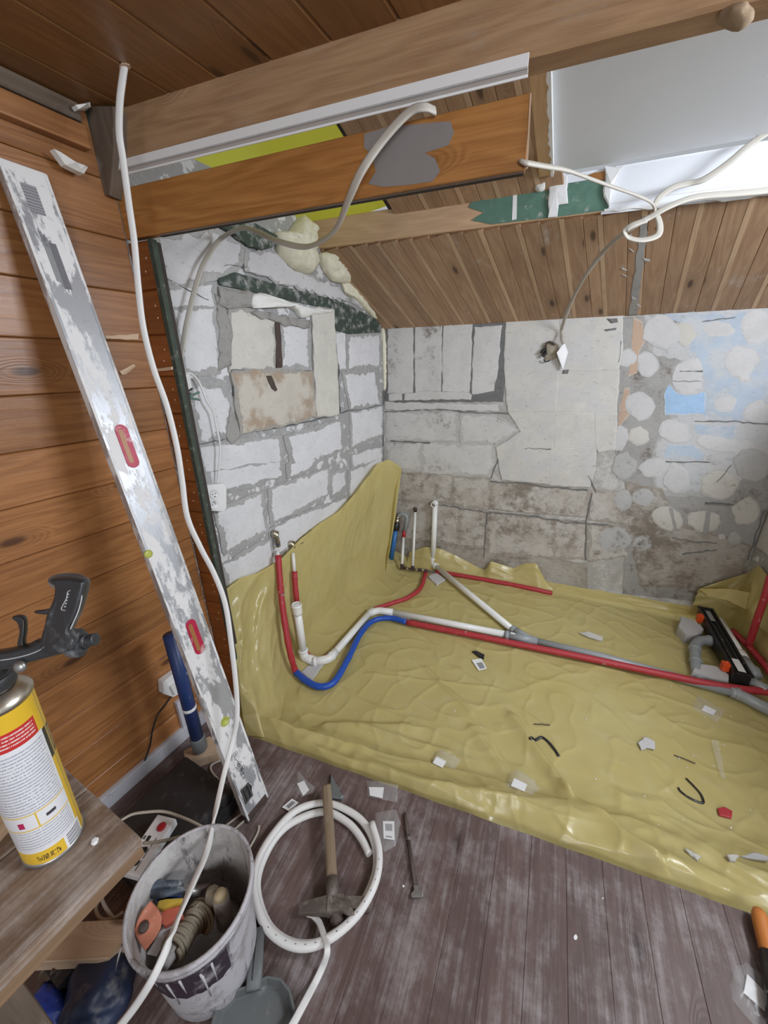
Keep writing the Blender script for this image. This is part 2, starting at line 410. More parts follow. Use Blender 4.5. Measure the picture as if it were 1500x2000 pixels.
M['terracotta'] = blockmat('terracotta_patch', (.50, .36, .27), (.48, .42, .36), thr=.5, amp=1.2, bump=.2)
M['pale_render'] = blockmat('pale_render', (.52,.515,.51), (.40,.395,.38), thr=.5, amp=1.3, dirt=.15, wash=(.49,.50,.51), bump=.3)
M['cement'] = blockmat('grey_cement', (.36, .35, .335), (.30, .29, .27), thr=.3, amp=.8, dirt=.3)
M['darkgrey'] = plain('dark_mortar', (.16, .16, .16), .9, nsc=40, var=.35, bump=.5)
M['green'] = plain('green_painted_timber', (.045, .066, .052), .65, nsc=45, var=.35, dust=.62, dcol=(.58, .58, .58))
M['greenstud'] = plain('green_black_stud', (.05, .065, .05), .7, nsc=40, var=.4, dust=.34, dcol=(.32, .32, .30), bump=.4)
M['paintgreen'] = plain('green_paint', (.10, .20, .15), .55, nsc=30, var=.3, dust=.2)
M['greypaint'] = plain('grey_primer', (.235, .215, .205), .6, nsc=18, var=.1)
M['plasterboard'] = plain('white_plasterboard', (.80, .82, .86), .7, nsc=9, var=.02, spec=.2)
M['paper'] = plain('torn_white_board', (.82, .82, .82), .8, nsc=40, var=.08, bump=.4)
M['foam'] = plain('yellowed_foam', (.80, .76, .60), .8, nsc=35, var=.22, bump=.9)
M['white_foam'] = plain('white_foam', (.80, .79, .76), .8, nsc=40, var=.1, bump=.6)
M['driedfoam'] = plain('dried_brown_foam', (.33, .235, .15), .85, nsc=30, var=.25, bump=.8)
M['concrete'] = plain('grey_screed', (.36, .35, .32), .9, nsc=15, var=.15)
M['pvc_white'] = plain('white_pipe', (.80, .80, .77), .3, nsc=5, var=.03)
M['white_plastic'] = plain('white_plastic', (.80, .80, .80), .35, nsc=10, var=.03)
M['cable'] = plain('white_cable', (.74, .73, .71), .45, nsc=10, var=.05)
M['flatcable'] = plain('off_white_flat_cable', (.50, .465, .41), .5, nsc=10, var=.06)
M['beigecable'] = plain('beige_cable', (.48, .43, .36), .5, nsc=10, var=.1)
M['pvc_grey'] = plain('grey_pipe', (.30, .32, .33), .35, nsc=6, var=.06)
M['red_foam'] = plain('red_pipe_insulation', (.40, .028, .038), .5, nsc=90, var=.25, bump=.25, dust=.06)
M['blue_tape'] = plain('blue_pipe_insulation', (.012, .075, .42), .4, nsc=60, var=.2, bump=.2)
M['blue_pipe'] = plain('blue_pipe', (.03, .16, .45), .4, nsc=20, var=.15)
M['navy'] = plain('navy_pipe', (.02, .045, .16), .4, nsc=20, var=.2, dust=.05)
M['brass'] = plain('nickel_brass', (.55, .50, .42), .3, 1, nsc=25, var=.2)
M['dark_metal'] = plain('dark_fitting', (.10, .07, .07), .4, .6, nsc=40, var=.3)
M['steel'] = plain('dusty_steel', (.36, .35, .34), .4, .8, nsc=30, var=.2, dust=.25)
M['rust'] = plain('dark_rusty_steel', (.09, .065, .055), .6, .3, nsc=40, var=.4, dust=.15, bump=.3)
M['hammerhead'] = plain('plastered_steel', (.12, .095, .08), .75, .2, nsc=30, var=.4, dust=.62, dcol=(.36, .32, .28), bump=.8)
M['black'] = plain('black_plastic', (.018, .018, .02), .35, nsc=30, var=.3, dust=.05)
M['gun'] = plain('dusty_black_plastic', (.03, .031, .034), .42, nsc=30, var=.3, dust=.22, dcol=(.25, .25, .26))
M['gun_cap'] = plain('worn_grey_grip_end', (.12, .125, .135), .5, nsc=40, var=.4, dust=.4, dcol=(.35, .36, .38))
M['gunline'] = plain('grey_trim_line', (.42, .42, .43), .5)
M['dark_case'] = plain('dusty_dark_case', (.026, .025, .026), .5, nsc=14, var=.4, dust=.25, dcol=(.12, .115, .11))
M['orange'] = plain('orange_plastic', (.75, .09, .015), .4, nsc=20, var=.1)
M['orange_grip'] = plain('orange_handle', (.55, .19, .04), .5, nsc=20, var=.1)
M['salmon'] = plain('salmon_rubber_float', (.56, .20, .12), .6, nsc=20, var=.15, dust=.12)
M['coral'] = plain('coral_plastic', (.60, .15, .10), .5, nsc=20, var=.1, dust=.1)
M['yellow'] = plain('yellow_plastic', (.60, .42, .06), .5, nsc=20, var=.1, dust=.12)
M['slate'] = plain('slate_blue_grip', (.07, .09, .12), .5, nsc=20, var=.2, dust=.35)
M['red'] = plain('red_plastic', (.45, .02, .03), .4, nsc=20, var=.1)
M['magenta'] = plain('crimson_grip', (.42, .012, .05), .4, nsc=60, var=.3, dust=.2, dcol=(.7, .6, .6))
M['twine'] = plain('grey_twine', (.33, .29, .22), .85, nsc=60, var=.25, bump=.3)
M['brushtan'] = plain('tan_grip', (.55, .45, .28), .6, nsc=20, var=.15, dust=.2)
M['bluebag'] = plain('dusty_blue_bag', (.022, .036, .085), .45, nsc=12, var=.4, dust=.42, dcol=(.2, .2, .21))
M['blueglove'] = plain('royal_blue_rubber', (.015, .045, .30), .45, nsc=12, var=.3, dust=.15)
M['greybag'] = plain('dusty_grey_sheet', (.11, .105, .10), .55, nsc=12, var=.3, dust=.2)
M['shovel'] = plain('grey_green_plastic', (.135, .145, .145), .5, nsc=8, var=.15, dust=.22, dcol=(.26, .27, .27))
M['label'] = plain('white_label', (.82, .82, .82), .5, nsc=10, var=.02)
M['ink'] = plain('black_ink', (.02, .02, .02), .6)
M['greyink'] = plain('grey_ink', (.16, .16, .17), .6)
M['crumb'] = plain('plaster_crumb', (.70, .67, .60), .9, nsc=40, var=.1, bump=.4)
M['backing'] = plain('dark_backing', (.05, .04, .035), .9)
M['floorbase'] = plain('subfloor', (.12, .10, .09), .9)
M['skirting'] = plain('white_skirting', (.52, .525, .57), .45, nsc=15, var=.06, dust=.2, dcol=(.35, .32, .3))
M['vial'] = plain('green_vial', (.45, .48, .10), .2)
# yellow vapour film: mostly opaque tinted sheet, lets some light through
g = G('yellow_film'); p = g.pos(); a = g.noise(p, 3.2, 4); b = g.noise(p, 14, 5, .6)
c = g.mix(a, (.60, .495, .18), (.67, .585, .28)); c = g.mix(g.math('MULTIPLY', g.ss(b, .5, .75), .3), c, (.70, .63, .38))
g.set(Base_Color=c, Roughness=.26, Specular_IOR_Level=.5)
wv_ = g.n('Mapping', {'Vector': p, 'Rotation': (0, 0, .6), 'Scale': (1, 1.7, 1)}).outputs[0]
v1 = g.n('TexVoronoi', {'Vector': wv_, 'Scale': 6.0}).outputs['Distance']; v2 = g.n('TexVoronoi', {'Vector': wv_, 'Scale': 15.0}).outputs['Distance']
g.bump(g.math('ADD', g.math('MULTIPLY', v1, 1.6), g.math('ADD', g.math('MULTIPLY', v2, .55), g.math('MULTIPLY', b, .2))), .22, .012)
tr = g.n('BsdfTranslucent', {0: (.75, .58, .12)}); tp = g.n('BsdfTransparent', {0: (.95, .86, .42)})
m1 = g.n('MixShader', {0: .18, 1: g.p.outputs[0], 2: tr.outputs[0]}); m2 = g.n('MixShader', {0: .12, 1: m1.outputs[0], 2: tp.outputs[0]})
g.t.links.new(m2.outputs[0], g.out.inputs[0]); M['film'] = g.m
g = G('yellow_membrane'); g.set(Base_Color=(.62, .60, .05), Roughness=.35)
tr = g.n('BsdfTranslucent', {0: (.85, .80, .08)}); m1 = g.n('MixShader', {0: .5, 1: g.p.outputs[0], 2: tr.outputs[0]})
g.t.links.new(m1.outputs[0], g.out.inputs[0]); M['membrane'] = g.m
# clear zip bag plastic
g = G('clear_bag'); g.set(Base_Color=(.9, .9, .9), Roughness=.12, Specular_IOR_Level=.6)
q = g.n('BsdfTransparent', {0: (.97, .97, .97)}); m1 = g.n('MixShader', {0: .82, 1: g.p.outputs[0], 2: q.outputs[0]})
g.bump(g.noise(g.pos(), 60, 3), .6, .004)
g.t.links.new(m1.outputs[0], g.out.inputs[0]); M['clear'] = g.m
# aluminium level body with plaster smears
g = G('smeared_aluminium'); p = g.n('TexCoord').outputs['Object']; a = g.noise(g.n('Mapping', {'Vector': p, 'Scale': (1, 1, .35)}).outputs[0], 14, 8, .7); b = g.noise(p, 60, 5)
f = g.ss(a, .47, .53); c = g.mix(f, (.46, .47, .49), (.74, .73, .72)); c = g.mix(g.math('MULTIPLY', g.ss(b, .6, .75), .4), c, (.3, .29, .28))
g.set(Base_Color=c, Roughness=g.math('MULTIPLY_ADD', f, .45, .35), Metallic=g.math('MULTIPLY_ADD', f, -.45, .45)); g.bump(a, .3, .003); M['alu'] = g.m
# plaster bucket
def bucketmat(name, base, smear, lo, hi):
    g = G(name); p = g.n('TexCoord').outputs['Object']; a = g.noise(p, 9, 9, .72, .5); b = g.noise(g.n('Mapping', {'Vector': p, 'Scale': (1, 1, .25)}).outputs[0], 26, 6, .7)
    c = g.mix(g.ss(a, lo, hi), base, smear); c = g.mix(g.math('MULTIPLY', g.ss(b, .56, .66), .75), c, (.07, .065, .07))
    g.set(Base_Color=c, Roughness=.55); g.bump(a, .6, .006); return g.m
M['bucket_out'] = bucketmat('bucket_outside', (.50, .485, .51), (.33, .31, .315), .48, .58)
M['bucket_in'] = bucketmat('bucket_inside', (.40, .38, .375), (.55, .535, .52), .42, .58)
M['bucket_label'] = plain('dark_purple_label', (.035, .022, .035), .5, nsc=18, var=.3, dust=.5, dcol=(.4, .38, .4))
# foam can print (u around the can, v height)
g = G('foam_can_print'); uv = g.n('UVMap').outputs[0]; s_ = g.n('SeparateXYZ', {0: uv}); u, v = s_.outputs[0], s_.outputs[1]
def rng(x, a, b): return g.math('MULTIPLY', g.math('GREATER_THAN', x, a), g.math('LESS_THAN', x, b))
def rect(u0, u1, v0, v1): return g.math('MULTIPLY', rng(u, u0, u1), rng(v, v0, v1))
c = g.mix(0.0, (.68, .43, .03), (0, 0, 0))
UA, UB = .80, 1.0   # label window
M_CAN = g
lines = g.math('GREATER_THAN', g.math('SINE', g.math('MULTIPLY', v, 330.0)), .25)
wob = g.noise(g.n('CombineXYZ', {0: g.math('MULTIPLY', u, 330.0), 1: g.math('MULTIPLY', g.math('FLOOR', g.math('MULTIPLY', v, 52.5)), 7.1)}).outputs[0], 1, 1)
ink = g.math('MULTIPLY', lines, g.math('GREATER_THAN', wob, .42))
panel = rect(-.1, .365, .03, .80); c = g.mix(panel, c, (.70, .70, .72))
c = g.mix(g.math('MULTIPLY', g.math('MULTIPLY', rect(-.1, .35, .40, .775), ink), .6), c, (.10, .13, .22))
c = g.mix(g.math('MULTIPLY', g.math('MULTIPLY', rect(-.1, .35, .14, .28), ink), .55), c, (.10, .13, .22))
c = g.mix(rect(-.1, .365, .385, .392), c, (.70, .45, .05)); c = g.mix(rect(-.1, .365, .285, .292), c, (.70, .45, .05))
c = g.mix(rect(.19, .198, .292, .385), c, (.70, .45, .05)); c = g.mix(rect(.10, .13, .31, .35), c, (.45, .02, .10)); c = g.mix(rect(.235, .285, .325, .345), c, (.05, .05, .06))
c = g.mix(rect(-.1, .345, .80, .90), c, (.50, .03, .03))
c = g.mix(g.math('MULTIPLY', g.math('MULTIPLY', rect(-.1, .33, .815, .885), ink), .8), c, (.78, .70, .68))
c = g.mix(rect(-.1, .265, .03, .12), c, (.70, .45, .04)); c = g.mix(g.math('MULTIPLY', rect(.12, .24, .05, .09), g.math('GREATER_THAN', wob, .5)), c, (.08, .05, .02))
c = g.mix(rect(.27, .385, .015, .135), c, (.74, .74, .76))
bars = g.math('GREATER_THAN', g.math('ADD', g.math('SINE', g.math('MULTIPLY', v, 520.0)), g.math('MULTIPLY', g.math('SINE', g.math('MULTIPLY', v, 1270.0)), .6)), .05)
c = g.mix(g.math('MULTIPLY', rect(.28, .375, .025, .12), bars), c, (.03, .03, .05))
c = g.mix(rect(.398, .404, .0, 1.0), c, (.16, .13, .08)); c = g.mix(rect(.41, .45, .60, .78), c, (.03, .03, .03)); c = g.mix(rect(.418, .442, .63, .76), c, (.30, .24, .1))
c = g.mix(rect(.365, .395, .60, .79), c, (.03, .03, .03)); c = g.mix(rect(.46, .50, .1, .72), c, (.40, .18, .06))
g.set(Base_Color=c, Roughness=.3); M['can'] = g.m
def barmat(name, ang=0):
    g = G(name); p = g.n('UVMap').outputs[0]; s = g.n('SeparateXYZ', {0: p}).outputs[ang]
    b = g.math('GREATER_THAN', g.math('ADD', g.math('SINE', g.math('MULTIPLY', s, 2600.0)), g.math('MULTIPLY', g.math('SINE', g.math('MULTIPLY', s, 6100.0)), .7)), .0)
    g.set(Base_Color=g.mix(b, (.03, .03, .04), (.5, .5, .52)), Roughness=.5); return g.m
M['bars'] = barmat('bar_code_print', 0)

# ================================================================== SETTING
def struct(o): o['kind'] = 'structure'; return o
ZC = 2.172
PB = ((-.16, 1, 0), 1.083)                     # plane of the removed partition: header beam, board, jamb
dB = V((1, .16, 0)).normalized(); nB = V((.16, -1, 0)).normalized()
def onPB(x, z, off=0): return V((x, 1.083+.16*x, z)) + nB*off
EDGE = lambda x: .945+.155*x                   # front edge of the boarded floor
ZF = -.10                                      # screed under the film

# boarded floor
fl = struct(mk('floor', [(-1.40, -1.6, -.03), (1.9, -1.6, -.03), (1.9, EDGE(1.9)-.01, -.03), (-1.40, EDGE(-1.40)-.01, -.03)], [(0, 1, 2, 3)], M['floorbase']))
fd = V((-.10, 1, 0)).normalized(); pitchF = .106
for i in range(34):
    x0 = -1.46+i*pitchF + .04
    b = V((x0 + .0, 0, 0)); t = (EDGE(x0)-0)/fd.y*.985
    b_ = b+fd*((EDGE(x0)+.008*math.sin(i*5.1)*.5)/(fd.y-.155*fd.x)); a_ = b-fd*1.5
    cx = min(a_.x, b_.x)
    if max(a_.x, b_.x) < -1.38: continue
    o = plank('floorboard', a_, b_, V((fd.y, -fd.x, 0))*(pitchF-.0008), V((0, 0, .022)), M['floor'], fl, ch=.0012)
    oc = WL[o.name]
    for v in o.data.vertices:
        wv = v.co+oc
        if (wv-b_).dot(fd) > -.2:
            k = (EDGE(wv.x)+.0015*math.sin(wv.x*90)-wv.y)/(fd.y-.155*fd.x); v.co += fd*k
fa = struct(mk('floor_screed', [(-1.5, .5, ZF-.004), (1.9, .5, ZF-.004), (1.9, 2.75, ZF-.004), (-1.5, 2.75, ZF-.004)], [(0, 1, 2, 3)], M['concrete']))

# left wall of stained boards
XL = -1.37
wl = struct(abox('wall_left', (XL-.06, -1.4, -.02), (XL-.018, .87, 2.25), M['backing']))
for i in range(16):
    z = -.005+i*.1445+.0723
    plank('plank', (XL, -1.4, z), (XL, .858, z), (0, 0, .1430), (.018, 0, 0), M['timber'], wl, ch=.003)
for z0, z1, x1, m in ((2.066, 2.118, .03, 'timber'),(2.128, 2.168, .016, 'oldpost')):
    abox('plank', (XL, -1.4, z0), (XL+x1, .80, z1), M[m], wl, bev=.004)
# jamb of short nailed boards, in the partition plane
jb = struct(mk('trim_1', [onPB(-1.39, -.02, -.02), onPB(-1.292, -.02, -.02), onPB(-1.292, 1.87, -.02), onPB(-1.39, 1.87, -.02),
                          onPB(-1.39, -.02, -.05), onPB(-1.292, -.02, -.05), onPB(-1.292, 1.87, -.05), onPB(-1.39, 1.87, -.05)],
               [(0,1,2,3),(7,6,5,4),(0,4,5,1),(1,5,6,2),(2,6,7,3),(3,7,4,0)], M['backing']))
jz = [0, .13, .275, .42, .56, .70, .835, .975, 1.10, 1.225, 1.35, 1.475, 1.605, 1.735, 1.868]
for i in range(len(jz)-1):
    zm = (jz[i]+jz[i+1])/2; o_ = .001*math.sin(i*2.3)
    plank('plank', onPB(-1.372, zm, o_), onPB(-1.292+.003*math.sin(i*4), zm, o_), (0, 0, jz[i+1]-jz[i]-.001), nB*.018, M['stubwood'], jb, ch=.004)
    for k in range(2):
        p = onPB(-1.312-.012*(i % 2)*k, zm+.02-.035*k, o_+.0002)
        lathe('nail', [(.0035, 0), (.0025, .0008), (0, .001)], p, nB, M['lumber'], jb, n=8)
gs = struct(mk('trim_2', [onPB(-1.292, -.02, .0), onPB(-1.276, -.02, .0), onPB(-1.276, 1.87, .0), onPB(-1.292, 1.87, .0),
                          onPB(-1.292, -.02, -.022), onPB(-1.278, -.02, -.022), onPB(-1.278, 1.87, -.022), onPB(-1.292, 1.87, -.022)],
               [(0,1,2,3),(7,6,5,4),(0,4,5,1),(1,5,6,2),(2,6,7,3),(3,7,4,0)], M['greenstud']))
# skirting and conduit in the corner
struct(abox('baseboard_left', (XL, -1.3, .0), (XL+.022, .80, .062), M['skirting'], bev=.004))
# ceiling of boards
ce = struct(mk('ceiling', [(-1.45, -1.4, ZC+.02), (1.6, -1.4, ZC+.02), (1.6, .98+.2, ZC+.02), (-1.45, .90, ZC+.02)], [(0, 3, 2, 1)], M['backing']))
for i in range(19):
    x = -1.35-.155*.0 + (i+.0)*.155 - .0
    plank('plank', (x, -1.4, ZC), (x, 1.083+.16*x+.02, ZC), (.1545, 0, 0), (0, 0, -.016), M['ceilwood'], ce, ch=.005)

# alcove walls
XA, YA = -1.46, 2.67
wa = struct(abox('wall_alcove', (XA-.12, .92, ZF-.03), (XA, YA+.12, 2.22), M['mortar']))
# trim the part of that wall that would stand above the roof slope
bm = bmesh.new(); bm.from_mesh(wa.data)
o_ = WL[wa.name]
bmesh.ops.bisect_plane(bm, geom=bm.verts[:]+bm.edges[:]+bm.faces[:], plane_co=V((0, YA, 1.75))-o_, plane_no=V((0, .5, 1)), clear_outer=True)
bm.to_mesh(wa.data); bm.free()
wb = struct(prism('wall_back', [(XA, YB(XA), ZF-.03), (1.9, YB(1.9), ZF-.03), (1.9, YB(1.9), 1.75), (XA, YB(XA), 1.75)], (0, .12, 0), M['mortar_back']))
LA = lambda L: [U(x, y, PX(XA)) for x, y in L]
LB = lambda L: [U(x, y, PK()) for x, y in L]
z3 = lambda L: [(250+a/2.7273, 400+b/2.7273) for a, b in L]
z4 = lambda L: [(700+a/2.7273, 550+b/2.7273) for a, b in L]
z5 = lambda L: [(1100+a/3.3325, 550+b/3.3325) for a, b in L]
z6 = lambda L: [(400+a/3.0, 900+b/3.0) for a, b in L]
NX = V((1, 0, 0)); NY = V((KB, -1, 0)).normalized()
sd = 0
def lblock(L, m='white_block', th=.008, name='block', rag=.006, inset=.055, dome=0, grow=.016):
    global sd; sd += 1
    if name != 'block': grow = .004
    return slab(name, LA(L), NX, th*.8+.0004*(sd % 5), M[m], wa, rag, .03, inset, sd, dome, grow)
def bblock(L, m='back_block', th=.007, name='block', rag=.005, inset=.05, dome=0, grow=.008):
    global sd; sd += 1
    if name not in ('block', 'plaster_panel'): grow = 0
    return slab(name, LB(L), NY, th*.42+.0003*(sd % 6), M[m], wb, rag, .03, inset, sd, dome, grow)
# plaster left high on the wall
lblock(z3([(110,190),(470,115),(560,175),(620,230),(610,300),(560,350),(470,400),(300,440),(190,440)]), 'plaster', .014, 'plaster_patch', .012)
lblock(z3([(620,235),(740,240),(830,310),(960,370),(1000,400),(1120,440),(1170,510),(1080,500),(900,450),(760,405),(620,350)]), 'plaster', .018, 'plaster_patch', .014)
lblock(z3([(1185,480),(1250,490),(1310,560),(1260,560),(1190,520)]), 'plaster', .010, 'plaster_patch', .008)
lblock(z3([(165,450),(455,425),(455,535),(220,548)]), 'white_block_keep', .008)
lblock(z3([(235,552),(452,538),(480,700),(480,880),(300,890)]), 'white_block_keep', .008)
lblock(z3([(330,955),(500,945),(552,1075),(525,1225),(380,1275)]), 'white_block', .008)
lblock(z3([(540,560),(772,600),(772,872),(545,878)]), 'beige_block', .012)
lblock(z3([(805,615),(960,640),(960,872),(812,874)]), 'white_block', .012)
lblock(z3([(552,892),(966,890),(988,1125),(598,1215)]), 'brown_block', .022)
lblock(z3([(972,560),(1088,572),(1115,1108),(1000,1120)]), 'beige_block', .020, inset=.02)
lblock(z3([(1165,695),(1340,685),(1340,865),(1165,878)]), 'white_block', .008)
lblock(z3([(1108,690),(1152,690),(1156,865),(1122,872)]), 'white_block_keep', .006, inset=.015)
lblock(z3([(1140,895),(1312,882),(1345,1065),(1182,1092)]), 'white_block', .008)
lblock(z3([(1180,1105),(1352,1072),(1352,1225),(1188,1290)]), 'white_block_keep', .008)
lblock(z3([(375,1288),(806,1235),(822,1425),(640,1470),(404,1500)]), 'white_block_keep', .008)
lblock(z3([(836,1232),(1132,1150),(1145,1300),(985,1372),(870,1385)]), 'white_block', .009)
lblock(z3([(1192,1330),(1352,1290),(1352,1350),(1190,1400)]), 'white_block_keep', .008)
lblock(z6([(10,60),(440,0),(455,90),(130,170),(20,210)]), 'white_block', .008)
lblock(z6([(480,20),(560,-10),(660,-20),(640,30),(490,95)]), 'white_block', .008)
lblock(z6([(376,165),(722,45),(722,190),(600,265),(388,365)]), 'white_block_keep', .009)
lblock(z6([(738,80),(824,50),(826,150),(740,205)]), 'white_block', .008)
lblock(z6([(840,55),(1035,-30),(1035,180),(848,280)]), 'white_block', .008)
lblock(z6([(62,300),(330,190),(362,410),(118,540)]), 'white_block_keep', .008)
lblock(z6([(385,395),(560,310),(840,210),(850,300),(600,420),(400,560)]), 'white_block', .008)
lblock(z6([(105,610),(395,450),(420,600),(130,760)]), 'white_block_keep', .008)
# grey mortar fillets around the blocked opening
lblock(z3([(470,440),(650,470),(650,545),(560,560),(480,530)]), 'cement', .026, 'mortar_patch', .01, .02)
lblock(z3([(650,565),(780,590),(960,615),(955,660),(900,660),(830,640),(800,625),(700,610)]), 'cement', .024, 'mortar_patch', .01, .015)
lblock(z3([(455,480),(490,500),(530,600),(550,700),(545,860),(480,880),(480,700)]), 'cement', .012, 'mortar_patch', .008, .012)
lblock(z3([(545,1080),(590,1225),(550,1270),(520,1235)]), 'cement', .012, 'mortar_patch', .006, .01)
# rusty streak and nails
slab('rust_streak', LA(z3([(775,620),(800,620),(815,870),(785,872)])), NX, .013, M['rust'], wa, .004, .03, .004, 3)
slab('rust_streak', LA(z3([(722,915),(748,910),(778,985),(768,1000),(735,960)])), NX, .0235, M['rust'], wa, .004, .02, .004, 4)
# timbers built into the block wall
t = thing('lintel', U(640, 590, PX(XA)), 'green painted timber lintel set in the block wall above the bricked-up opening', 'lintel')
prism('beam', LA(z3([(470,392),(560,362),(830,440),(1085,505),(1085,556),(900,520),(640,460),(480,428)])), NX*.013, M['green'], t)
t = thing('wall_plate', U(480, 460, PX(XA)), 'green painted timber plate at the top of the block wall under the yellow membrane', 'timber')
prism('beam', LA(z3([(465,115),(620,88),(770,170),(770,225),(700,245),(610,220),(540,160)])), NX*.03, M['green'], t)
t = thing('wall_plate', U(720, 625, PX(XA)), 'short green-grey timber end in the block wall under the low roof slope', 'timber')
prism('beam', LA(z3([(1090,515),(1140,520),(1345,625),(1340,680),(1170,690),(1100,670),(1095,600)])), NX*.009, M['green'], t)
# foam squeezed along the roof edge
def foamthing(L, label, th, sdv, m='foam'):
    global sd; sd += 1
    return lump('expanding_foam', L, PX(XA+.002), th*1.15, M[m], label, 'foam', None, sdv)
foamthing(z3([(770,150),(850,145),(910,60),(965,110),(970,200),(985,330),(940,370),(860,340),(790,270)]), 'large yellowed lump of foam hanging at the left end of the pale batten', .075, 1)
foamthing(z3([(1005,265),(1060,250),(1110,310),(1170,400),(1150,420),(1080,410),(1035,350)]), 'smaller yellowed foam lump below the big one at the slope edge', .06, 2)
foamthing(z3([(1130,395),(1190,430),(1330,615),(1300,600),(1200,500),(1150,470)]), 'thin ribbon of foam along the lower slope edge', .03, 5)
foamthing(z3([(1352,655),(1378,655),(1380,990),(1362,990)]), 'narrow yellow foam strip filling the upper corner of the two block walls', .02, 6)
foamthing(z3([(640,485),(700,470),(800,510),(960,550),(1075,565),(1070,575),(960,590),(910,610),(880,560),(800,530),(720,510),(700,540),(660,560)]), 'crusty white foam bead under the green lintel', .034, 7, 'white_foam')
# corner crack
slab('crack', LA(z3([(1354,990),(1362,990),(1362,1480),(1354,1480)])), NX, .003, M['darkgrey'], wa, .002, .05, .002, 9)

# ---- back wall
bblock(z4([(135,215),(800,205),(770,640),(140,645)]), 'darkgrey', .004, 'niche_mortar', .004)
NB = [[(160,250),(290,243),(290,590),(160,592)], [(304,243),(444,236),(438,582),(304,588)], [(456,236),(606,227),(590,588),(450,582)], [(622,250),(762,238),(738,480),(722,580),(605,596)]]
for q in NB: bblock(z4(q), 'niche_block', .011, 'block', .004, .012)
bblock(z4([(160,598),(235,590),(235,630),(160,636)]), 'niche_block', .016, 'ledge', .004, .01)
bblock(z4([(245,596),(360,582),(590,588),(608,604),(600,628),(245,632)]), 'back_block', .02, 'ledge', .004, .012)
bblock(z4([(140,642),(740,655),(750,690),(140,682)]), 'back_block', .014, 'sill_block', .007, .012)
R = [([(140,692),(528,694),(530,850),(140,848)],'back_block'), ([(545,706),(735,712),(860,790),(740,860),(545,856)],'back_block'), ([(140,856),(335,858),(335,1010),(240,1010),(150,980)],'back_block'),
     ([(340,860),(720,868),(725,950),(700,1035),(340,1018)],'back_block'), ([(185,1020),(500,1030),(500,1180),(190,1160)],'dirty'),
     ([(506,1040),(705,1050),(700,1215),(506,1190)],'dirty'), ([(780,1060),(1225,1108),(1215,1255),(905,1230),(712,1215),(712,1080)],'dirty'),
     ([(1232,1110),(1450,1120),(1440,1300),(1225,1265)],'dirty'), ([(190,1165),(535,1195),(535,1400),(190,1360)],'dirty'),
     ([(540,1200),(680,1220),(680,1420),(540,1400)],'dirty'), ([(690,1225),(1040,1265),(1040,1470),(690,1450)],'dirty'), ([(1045,1268),(1222,1280),(1215,1480),(1045,1470)],'dirty'),
     ([(1230,1285),(1440,1310),(1430,1460),(1225,1490)],'dirty'), ([(190,1365),(680,1425),(1040,1475),(1210,1500),(1215,1640),(190,1560)],'dirty2')]
for q, m in R: bblock(z4(q), m, .006)
CR = [[(790,212),(1070,195),(1060,470),(780,470)], [(1075,195),(1400,178),(1400,350),(1380,470),(1066,472)], [(782,476),(1060,476),(1050,690),(800,690)], [(1064,478),(1385,474),(1370,700),(1056,692)],
      [(800,696),(1045,696),(1040,885),(740,880),(870,800)], [(1050,698),(1255,702),(1260,880),(1046,886)], [(735,884),(1020,892),(1016,1075),(770,1052)], [(1024,892),(1262,884),(1255,1000),(1228,1092),(1020,1080)],
      [(1262,704),(1375,706),(1360,890),(1280,905),(1265,880)]]
for q in CR: bblock(z4(q), 'cream', .013, 'plaster_panel', .003, .008)
# cement render, paint and plaster dabs on the right of the back wall
bblock([(1205,622),(1500,600),(1560,640),(1560,1060),(1457,1120),(1420,1180),(1215,1160),(1225,960),(1195,860)], 'cement', .003, 'render', .004, .02)
bblock(z5([(520,205),(1333,165),(1500,170),(1500,1300),(1250,1250),(1000,1400),(640,1400),(560,1250),(600,1050),(700,900),(660,780),(720,560),(800,470),(560,440)]), 'pale_render', .0036, 'render', .008, .06)
bblock(z5([(450,230),(510,260),(540,380),(500,450),(480,600),(420,620),(445,440)]), 'terracotta', .0045, 'paint_patch', .004, .02)
bblock(z5([(395,690),(430,690),(440,860),(380,920),(345,980),(365,840)]), 'terracotta', .0045, 'paint_patch', .004, .02)
bblock(z5([(640,200),(1333,165),(1500,170),(1500,900),(1100,920),(900,890),(920,700),(820,500),(770,380),(880,330)]), 'blue', .005, 'paint_patch', .006, .05)
bblock(z5([(690,670),(730,720),(930,720),(920,860),(660,870),(655,740)]), 'blue2', .0055, 'paint_patch', .004, .02)
bblock(z5([(800,440),(900,380),(960,470),(900,520),(840,500)]), 'blue2', .0057, 'paint_patch', .004, .02)
bblock(z5([(840,930),(1140,930),(1120,1050),(880,1010)]), 'blue', .005, 'paint_patch', .004, .02)
bblock(z5([(660,1060),(860,1050),(930,1130),(920,1165),(640,1150)]), 'blue', .005, 'paint_patch', .004, .02)
bblock(z5([(540,1500),(1000,1640),(1240,1720),(1180,1890),(900,1990),(500,1990),(450,1750)]), 'dirty2', .0045, 'paint_patch', .006, .04)
bblock(z5([(410,1300),(640,1350),(700,1440),(560,1530),(430,1720),(400,1640)]), 'dirty2', .0042, 'paint_patch', .006, .04)
def oval(cx, cy, rx, ry, rot=0, n=18):
    out = []
    for i in range(n):
        a = 2*math.pi*i/n; k = 1+.22*noise.noise(V((cx*.013+math.cos(a)*1.3, cy*.017+math.sin(a)*1.3, 3.3)))
        out.append((cx+k*(rx*math.cos(a)*math.cos(rot)-ry*math.sin(a)*math.sin(rot)), cy+k*(rx*math.cos(a)*math.sin(rot)+ry*math.sin(a)*math.cos(rot))))
    return out
